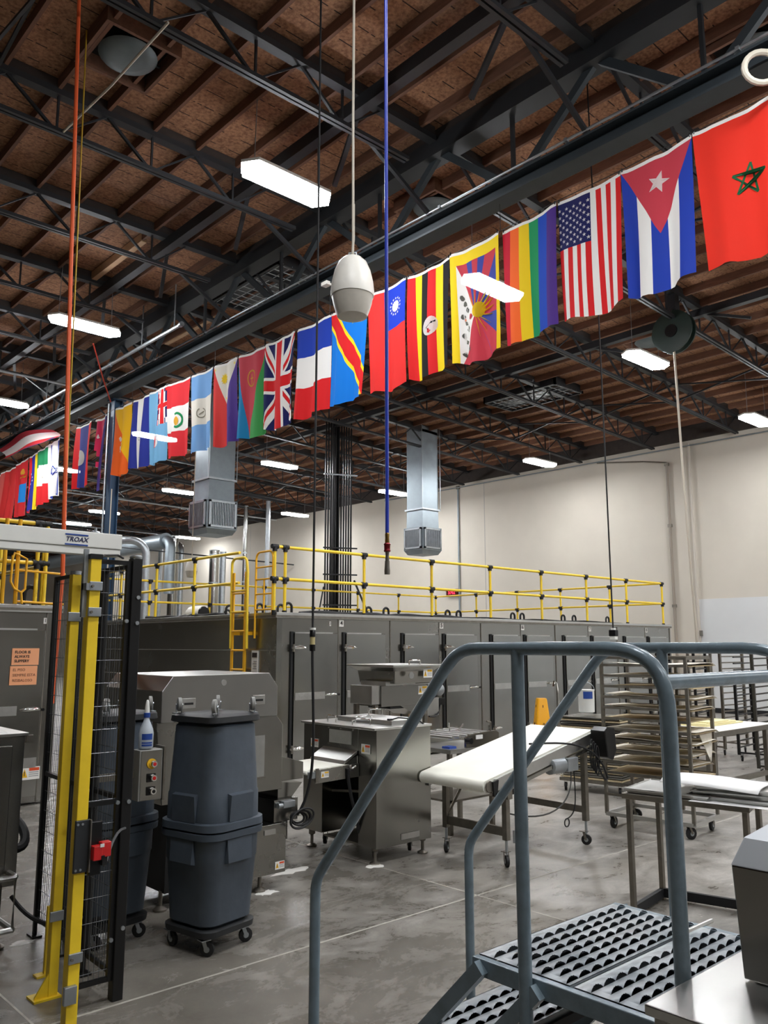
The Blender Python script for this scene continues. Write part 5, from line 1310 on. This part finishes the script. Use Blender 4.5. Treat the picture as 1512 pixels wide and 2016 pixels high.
def handrail(x, y_end, name_end=True):
    pts = [Vector((x,2.70,0.0)), Vector((x,2.70,.84))]
    pts += bezier((x,2.70,.84),(x,2.70,.90),(x,2.68,.92),(x,2.65,.955),5)[1:]
    pts += [Vector((x,2.02,1.69))]
    pts += bezier((x,2.02,1.69),(x,1.97,1.745),(x,1.94,1.79),(x,1.84,1.79),7)[1:]
    pts += [Vector((x,1.36,1.79))]
    pts += bezier((x,1.36,1.79),(x,1.22,1.79),(x,1.17,1.74),(x,1.17,1.60),8)[1:]
    pts += [Vector((x,1.17,0))]
    return B().path(pts, PR, 12).build('handrail', greyp, sp_, True)
handrail(XA-.03, 0); handrail(3.0, 0)
B().tube((XA-.03,1.68,.02), (XA-.03,1.68,1.79), PR, 12).build('rail_post', greyp, sp_, True); B().tube((3.0,1.68,.02), (3.0,1.68,1.79), PR, 12).build('rail_post', greyp, sp_, True)
B().tube((XA-.03,1.19,1.70), (3.0,1.19,1.70), PR, 12).build('end_rail', greyp, sp_, True)

# ------------------------------------------------------------------ steel machine bench in the bottom right corner
bn = thing('machine_bench', 'stainless machine top with sloping hood in the lower right corner', 'machine', (2.5, .8, 0))
B().box(1.87, .35, .945, 3.1, 1.14, .97).build('top_plate', steel_l, bn, bevel=.004)
B().box(1.885, .37, .10, 3.08, 1.125, .945).build('cabinet_body', steel_s, bn, bevel=.004)
B().box(1.878, .40, .15, 1.886, .98, .91).build('side_door', steel_s, bn, bevel=.003)
B().box(1.874, 1.0, .12, 1.885, 1.02, .94).build('door_gap', darkin, bn)
r = lambda x0, y0, x1, y1, z: [(x0,y0,z),(x1,y0,z),(x1,y1,z),(x0,y1,z)]
B().loft([r(2.175,.45,2.8,1.04,.975), r(2.165,.45,2.8,1.05,1.245)]).build('hood_box', steel_s, bn, bevel=.003)
B().loft([r(2.163,.45,2.8,1.052,1.245), r(2.20,.45,2.8,1.03,1.31), r(2.42,.45,2.8,.80,1.48)]).build('hood_roof', mat('satin_aluminium',(206,210,214),.55,.7), bn, bevel=.003)
for (x, y) in ((1.95,.45),(3.0,.45),(1.95,1.05),(3.0,1.05)): B().lathe([(.04,0),(.04,.015),(.015,.03),(.015,.1)], (x,y,0), 10).build('foot', steel_d, bn, True)

# ------------------------------------------------------------------ machine at the left edge, inside the fence
lm = thing('dark_machine', 'dark stainless machine on a tubular cart at the left edge inside the fence', 'machine', (1.6, 5.8, 0))
B().box(1.15, 5.52, .34, 1.975, 6.2, 1.235).build('body', steel_s, lm, bevel=.004)
B().box(1.25, 5.508, .42, 1.90, 5.52, 1.18).build('front_door', steel_s, lm, bevel=.004)
B().box(1.14, 5.50, 1.235, 1.99, 6.22, 1.255).build('top_plate', steel_l, lm, bevel=.003)
B().loft([r(1.2,5.56,1.88,6.1,1.255), r(1.25,5.62,1.8,6.05,1.30)]).build('raised_lid', steel_l, lm)
B().loft([r(1.3,5.6,1.72,6.0,1.30), r(1.33,5.63,1.68,5.97,1.34)]).build('flour_bag', whitep, lm)
B().box(1.985, 5.53, 1.19, 2.03, 5.545, 1.235).build('latch_plate', steel_d, lm)
cartp = [(1.2,5.40,.12),(1.93,5.40,.12),(1.93,5.40,.42),(1.2,5.40,.42)]
B().path([Vector(p) for p in cartp], .018, 8, closed=True).build('cart_frame', steel_l, lm, True)
for z in (.12,.42): B().tube((1.93,5.40,z), (1.93,6.1,z), .018, 8).build('cart_rail', steel_l, lm, True)
pl = B().box(1.35, 5.41, .2, 1.84, 5.42, .36).build('notice_plate', pinkw, lm); B().box(1.36,5.405,.27,1.83,5.411,.30).build('yellow_band', label_y, pl)
for (x, y) in ((1.87,5.5),(1.25,5.5),(1.87,6.1)):
    B().lathe([(.05,0),(.055,.015),(.03,.03),(.018,.035),(.018,.36)], (x,y,0), 12).build('levelling_foot', steel_d, lm, True)
B().path(bezier((1.95,5.6,.55),(2.06,5.6,.5),(2.1,5.62,.62),(2.02,5.8,.7),10), .03, 8).build('hose', blackr, lm, True)
tag(setorigin(B().path(bezier((1.93,5.45,.3),(2.0,5.3,.16),(2.08,5.2,.12),(2.3,5.0,.2),12), .013, 7).build('floor_cable', blackr, None, True), (1.95,5.4,.2)), 'black cable sagging through the foot of the mesh fence', 'cable')

# ------------------------------------------------------------------ drop ducts with grille boxes
def drop_duct(x, y, w, z0, label, ztop):
    t = thing('air_duct', label, 'duct', (x+w/2, y+w/2, z0), group='square drop ducts')
    h = w*.92
    B().box(x, y, z0+.06, x+w, y+w, z0+h).build('diffuser_box', galv_d, t, bevel=.006)
    B().loft([r(x+.08,y+.08,x+w-.08,y+w-.08,z0-.06), r(x+.01,y+.01,x+w-.01,y+w-.01,z0+.06)]).build('bottom_pan', galv_d, t)
    B().loft([r(x+.06,y+.06,x+w-.06,y+w-.06,z0+h), r(x+.09,y+.09,x+w-.05,y+w-.05,z0+h+.55), r(x+.09,y+.09,x+w-.05,y+w-.05,ztop)]).build('neck', galv_d, t)
    B().box(x+.04, y+.04, z0+h+.52, x+w, y+w, z0+h+.57).build('joint_band', galv, t)
    for ax in (0, 1):
        fr = B(); e = .05; bz0, bz1 = z0+.1, z0+h-.03
        a0, a1 = (y if ax == 0 else x)+.05, (y if ax == 0 else x)+w-.05
        def bb(b, u0, u1, za, zb_, d0, d1):
            if ax == 0: b.box(x-d1, u0, za, x-d0, u1, zb_)
            else: b.box(u0, y-d1, za, u1, y-d0, zb_)
        for (u0,u1,za,zb_) in ((a0,a1,bz0,bz0+e),(a0,a1,bz1-e,bz1),(a0,a0+e,bz0,bz1),(a1-e,a1,bz0,bz1)): bb(fr,u0,u1,za,zb_,0,.04)
        g_ = fr.build('grille_frame', galv, t)
        n = 14; 
        for i in range(n):
            u = a0+e+(a1-a0-2*e)*(i+.5)/n; b = B(); bb(b, u-.008, u+.008, bz0+e, bz1-e, .005, .03); b.build('louvre', galv, g_)
    for s in (0, 1): B().tube((x+.02+s*(w-.04),y+.03,z0+h+.55), (x+.02+s*(w-.04),y+.03,ztop), .01, 5).build('hanger_rod', galv, t)
    return t
drop_duct(10.5, 18.0, .88, 4.62, 'large grey square air duct with grilles below the blue and white flag', 8.55)
drop_duct(17.0, 16.9, .80, 4.50, 'grey square air duct with grilles hanging right of the blue hose', 8.3)

# ------------------------------------------------------------------ conduit riser, spiral ducts
cd = thing('conduit_riser', 'bundle of black vertical conduits rising behind the cabinet to the roof', 'conduit', (14.75, 18.0, 0))
for i in range(11):
    xx = 14.38+.066*i+(.02 if i > 4 else 0); yy = 18.15-.03*i
    B().tube((xx,yy,0), (xx,yy,8.25), .026, 8).build('conduit', blackp, cd, True)
B().box(14.62, 18.05, 0, 14.80, 18.2, 8.2).build('strut_column', blackp, cd)
for z in (2.9, 3.75, 4.5, 6.6): B().bar((14.30,18.14,z), (15.2,17.73,z), .03, .04).build('strut_bar', galv if z > 4.6 else darkst, cd)
B().bar((14.3,18.1,3.4),(13.9,17.9,2.3),.03,.03).build('stay', darkst, cd); B().bar((15.15,17.8,3.6),(15.9,17.8,2.3),.04,.04).build('stay', darkst, cd)
g = 'shiny spiral ducts in front of the far wall'
for i, (x, y, rad, zt, lb) in enumerate(((19,36.77,.11,6.5,'thin bright spiral duct behind the left yellow railing'),(18.2,34.0,.2,6.6,'wide spiral duct behind the left yellow railing'),
    (18.65,34.09,.12,6.0,'grey spiral duct with an elbow left of the nearer vent box'),(18.4,30.8,.2,5.8,'wide shiny duct directly under the nearer vent box'),
    (19,31.1,.14,5.8,'blue-grey duct directly under the nearer vent box, right of the shiny one'),(19,29.37,.09,7.6,'thin spiral duct above the yellow ladder'),(19,27.73,.09,7.6,'thin bright spiral duct above the amber gate'))):
    t = thing('spiral_duct', lb, 'duct', (x,y,0), group=g)
    B().tube((x,y,0), (x,y,zt), rad, 14).build('pipe', galv if i % 2 == 0 else steel, t, True)
    for z in (3.0, 4.4, 5.6): B().lathe([(rad*1.06,-.03),(rad*1.06,.03)], (x,y,z), 14).build('collar', galv, t, True)
    if i in (0, 2):
        B().path(arc((x,y+.4,zt), .4, PI, PI/2, (0,1,0), (0,0,1), 6)+[(x,y+6,zt+.4)], rad, 12).build('elbow', galv, t, True)
    else: B().lathe([(rad*1.1,0),(rad*1.1,.03)], (x,y,zt-.03), 14).build('end_collar', galv, t, True)
t = thing('overhead_duct', 'big horizontal grey duct under the roof left of the nearer vent box', 'duct', (17.6,45,6.2))
B().tube((17.4,33.2,6.35), (17.4,58,6.35), .34, 16).build('pipe', galv_d, t, True)
B().path(arc((17.4,33.2,5.95), .4, PI/2, PI, (0,1,0), (0,0,1), 6)+[(17.4,32.8,4.0)], .22, 12).build('elbow', galv_d, t, True)
t = thing('bent_pipe', 'bright bent pipe elbow above the mesh fence beside the blue column', 'pipe', (12.4,26.4,4))
B().path([(12.0,26.9,5.33)]+arc((12.5,26.3,4.8), .5, PI/2, 0, (.85,-.5,0), (0,0,1), 7)+[(12.92,26.05,0)], .13, 12).build('pipe', galv, t, True)
tag(setorigin(B().tube((15.4,34.8,6.1),(22.0,30,5.35),.03,7).build('wall_pipe', darkst, None, True),(18,32,5.7)), 'thin dark pipe slanting across behind the spiral ducts', 'pipe')

# ------------------------------------------------------------------ things on the east wall
led = thing('wall_clock', 'red illuminated digital clock on the pale wall beyond the yellow rails', 'clock', (22.05, 20.43, 3.68))
B().box(22.0, 20.16, 3.56, 22.1, 20.70, 3.80).build('case', ledb, led, bevel=.01)
text('5:42', .2, 'digits', ledm, led, (21.995, 20.43, 3.68), (0,-1,0), bold=.004)
g = 'conduits on the east wall'
t = thing('wall_conduit', 'thick grey conduit climbing the wall right of the yellow rails', 'conduit', (22.0, 11.87, 0), group=g)
B().tube((22.03,11.87,0), (22.03,11.87,7.05), .045, 8).build('pipe', mat('beige_pipe',(150,140,128),.5), t, True)
for z in (2.9, 5.2, 7.0): B().lathe([(.07,-.04),(.07,.04)], (22.03,11.87,z), 10).build('coupling', steel_d, t, True)
B().path([(22.03,11.87,7.05),(22.03,12.6,7.2),(22.03,14.2,7.42)], .025, 6).build('branch', steel_d, t, True)
t = thing('wall_conduit', 'thin grey conduit on the wall beside the red clock', 'conduit', (22.0, 20.1, 0), group=g)
B().tube((22.05,20.1,0), (22.05,20.1,7.5), .03, 8).build('pipe', galv_d, t, True); B().lathe([(.07,0),(.07,.12)], (22.05,20.1,7.42), 8).build('box', steel_d, t)
t = thing('wall_conduit', 'horizontal conduit under the roof edge along the wall', 'conduit', (22.0, 14, 7.3), group=g)
B().tube((22.0,8.0,7.42), (22.0,24,7.48), .02, 6).build('pipe', galv_d, t, True)
t = thing('wall_downpipe', 'pale downpipe on the wall at the edge of the white wall panel', 'pipe', (22.05, 11.17, 0))
B().tube((22.03,11.17,0), (22.03,11.17,7.5), .04, 8).build('pipe', mat('pale_pipe',(196,188,176),.5), t, True); B().box(21.95,11.1,2.05,22.08,11.13,2.2).build('tap', steel_d, t)

# ------------------------------------------------------------------ hoses, cords and pendants hanging from the roof
def hung(name, label, cat, pts, rad, m):
    o = B().path([Vector(p) for p in pts], rad, 8).build(name, m, None, True)
    setorigin(o, pts[0]); return tag(o, label, cat)
hung('air_hose', 'bright orange air hose hanging at the left from the roof', 'hose', [(2.88,7.46,1.3),(2.72,6.99,2.39),(2.75,7.33,5.4),(2.78,7.67,8.7)], .019, orange_h)
hung('pull_rope', 'thin yellow rope hanging beside the orange hose', 'rope', [(3.5,9.0,2.25),(3.48,8.96,2.78),(3.34,8.68,4.63),(3.2,8.5,8.7)], .009, ropey)
hung('roof_rope', 'pale slack rope slanting under the roof across the grey ventilator dish', 'rope', [(3.45,7.0,8.02),(3.43,8.3,8.0),(3.40,9.6,8.06)], .014, ropew)
hung('roof_rope', 'red cord tied to the blue column under the lamp', 'rope', [(6.4,15.6,7.75),(7.0,16.4,7.3),(7.48,17.1,7.1)], .015, mat('red_cord',(180,60,44),.6))
bh = thing('air_hose', 'blue air hose with brass and red quick coupling hanging in the centre', 'hose', (3.04,3.29,2.18))
B().path([(3.035,3.29,2.40),(3.02,3.28,4.5),(3.03,3.3,8.6)], .0105, 10).build('hose', blue_h, bh, True)
B().lathe([(.011,0),(.013,.01),(.011,.03),(.013,.05),(.010,.06)], (3.035,3.29,2.345), 12).build('brass_ferrule', brass, bh, True)
B().lathe([(.016,0),(.020,.006),(.017,.012),(.017,.036),(.020,.042),(.016,.048)], (3.035,3.29,2.30), 16).build('red_coupler', maroon, bh, True)
B().lathe([(.010,0),(.012,.015),(.010,.03),(.012,.05)], (3.035,3.29,2.25), 6).build('hex_nipple', steel_d, bh)
B().lathe([(.015,0),(.016,.02),(.015,.03),(.0135,.05),(.013,.073)], (3.035,3.29,2.178), 14).build('knurled_socket', steel_d, bh, True)
bc = thing('power_drop', 'black power cable with inline plug hanging over the dough divider', 'cable', (4.02,5.22,1.8))
B().path([(4.02,5.22,1.93),(4.03,5.23,5),(4.03,5.24,8.7)], .009, 8).build('cable', blackr, bc, True)
B().lathe([(.024,0),(.024,.05),(.021,.055)], (4.02,5.22,1.865), 12).build('plug', blackm, bc, True); B().lathe([(.020,0),(.020,.06)], (4.02,5.22,1.805), 12).build('yellowed_collar', mat('ivory',(196,182,130),.5), bc, True); B().lathe([(.021,0),(.024,.005),(.024,.05)], (4.02,5.22,1.755), 12).build('socket', blackm, bc, True)
B().lathe([(.02,0),(.025,.004),(.025,.02)],(4.02,5.22,1.915),12).build('white_cap', white, bc, True)
B().path(bezier((4.02,5.22,1.76),(4.03,5.22,1.2),(4.12,5.24,.75),(3.98,5.33,.52),16), .011, 8).build('cable', blackr, bc, True)
rc = thing('power_drop', 'thin black power cord with a socket box hanging at the right behind the flags', 'cable', (8.25,5.2,1.85))
B().path([(8.25,5.2,1.98),(8.22,5.19,5),(8.2,5.2,8.74)], .009, 8).build('cable', blackr, rc, True)
B().box(8.22,5.16,1.90,8.29,5.24,1.97).build('socket_box', blackm, rc, bevel=.005); B().box(8.225,5.165,1.86,8.285,5.235,1.90).build('socket_face', white, rc, bevel=.004); B().box(8.235,5.18,1.97,8.275,5.22,1.99).build('cord_grip', white, rc)
hung('white_rope', 'white rope hanging from the green hose reel by the right wall', 'rope', [(14.05,7.18,1.85),(13.95,7.2,4.5),(13.9,7.22,7.5)], .022, ropew)
def pendant(x, y, z, s, label, top):
    t = thing('pendant_sensor', label, 'pendant', (x,y,z))
    B().lathe([(.02*s,.47*s),(.07*s,.465*s),(.105*s,.43*s),(.135*s,.36*s),(.155*s,.27*s),(.162*s,.20*s),(.158*s,.165*s)], (x,y,z), 28).build('upper_shell', cream, t, True)
    B().lathe([(.155*s,.168*s),(.148*s,.14*s),(.14*s,.10*s),(.125*s,.05*s),(.11*s,.01*s),(.08*s,0)], (x,y,z), 28).build('lower_shell', cream_d, t, True)
    B().path([(x-.02*s,y+.02*s,z+.46*s),(x-.02*s,y+.02*s,z+.51*s),(x+.02*s,y-.02*s,z+.51*s),(x+.02*s,y-.02*s,z+.46*s)], .006*s, 6).build('bail', galv, t, True)
    B().path([(x,y,z+.5*s),(x+.004,y,z+.6*s),(x-.004,y,z+1.6*s),(x,y,top)], .010, 6).build('cord', ropew, t, True)
    B().path([(x,y,z+.5*s),(x+.008,y-.006,z+.62*s),(x+.006,y-.006,z+.9*s)], .006, 6).build('cord_tail', ropew, t, True)
pendant(3.73, 4.42, 4.17, 1.0, 'cream egg-shaped pendant hanging on a white cord in front of the flags', 8.7)
pendant(10.3, 18.3, 3.45, .95, 'small far cream pendant hanging above the left yellow railing', 8.6)
rl = thing('hose_reel', 'round green hose reel hanging under the roof right of the flags', 'reel', (13.9,7.2,7.45))
B().lathe([(.36,-.10),(.40,-.09),(.40,-.06),(.2,-.05),(.2,.05),(.40,.06),(.40,.09),(.36,.10)], (13.9,7.2,7.55), 24, 'x').build('drum', greenr, rl, True)
B().lathe([(.12,-.12),(.14,.12)], (13.9,7.2,7.55), 16, 'x').build('hub', blackm, rl, True); B().box(13.82,7.1,7.9,13.98,7.3,8.45).build('bracket', darkst, rl); 
tag(setorigin(B().path(arc((7.35,2.78,7.15), .16, 0, 2*PI, (.66,-.75,0), (0,0,1), 20)[:-1], .03, 8, closed=True).build('coiled_hose', ropew, None, True),(7.35,2.78,7.3)), 'cream hose coil hanging from the girder at the top right edge', 'hose')
tag(setorigin(B().box(7.40,9.38,7.24,7.50,9.52,7.30).build('junction_box', cream, None, bevel=.006),(7.45,9.45,7.24)), 'small cream box fixed under the girder beside the pendant', 'box')

# ------------------------------------------------------------------ flour spilt at the machine feet
for i, (x, y, rr_, lb) in enumerate(((4.82,5.38,.10,'flour spilt around the near foot of the moulder'),(3.74,5.36,.10,'flour spilt under the divider foot beside the bins'),(4.2,5.72,.11,'streak of flour on the floor between divider and moulder'),(2.03,5.50,.08,'flour crumbs on the floor at the far end of the mesh fence'))):
    b = B(); R_ = random.Random(i+3)
    ring = [(x+rr_*R_.uniform(.55,1.1)*math.cos(2*PI*k/18)*(2.0 if i == 2 else 1), y+rr_*R_.uniform(.35,.8)*math.sin(2*PI*k/18), .0025) for k in range(18)]
    b.loft([[(p[0],p[1],.0005) for p in ring], [(x+(p[0]-x)*.8, y+(p[1]-y)*.8, .004) for p in ring]])
    tag(setorigin(b.build('flour_spill', flour, None, True), (x,y,0)), lb, 'flour')
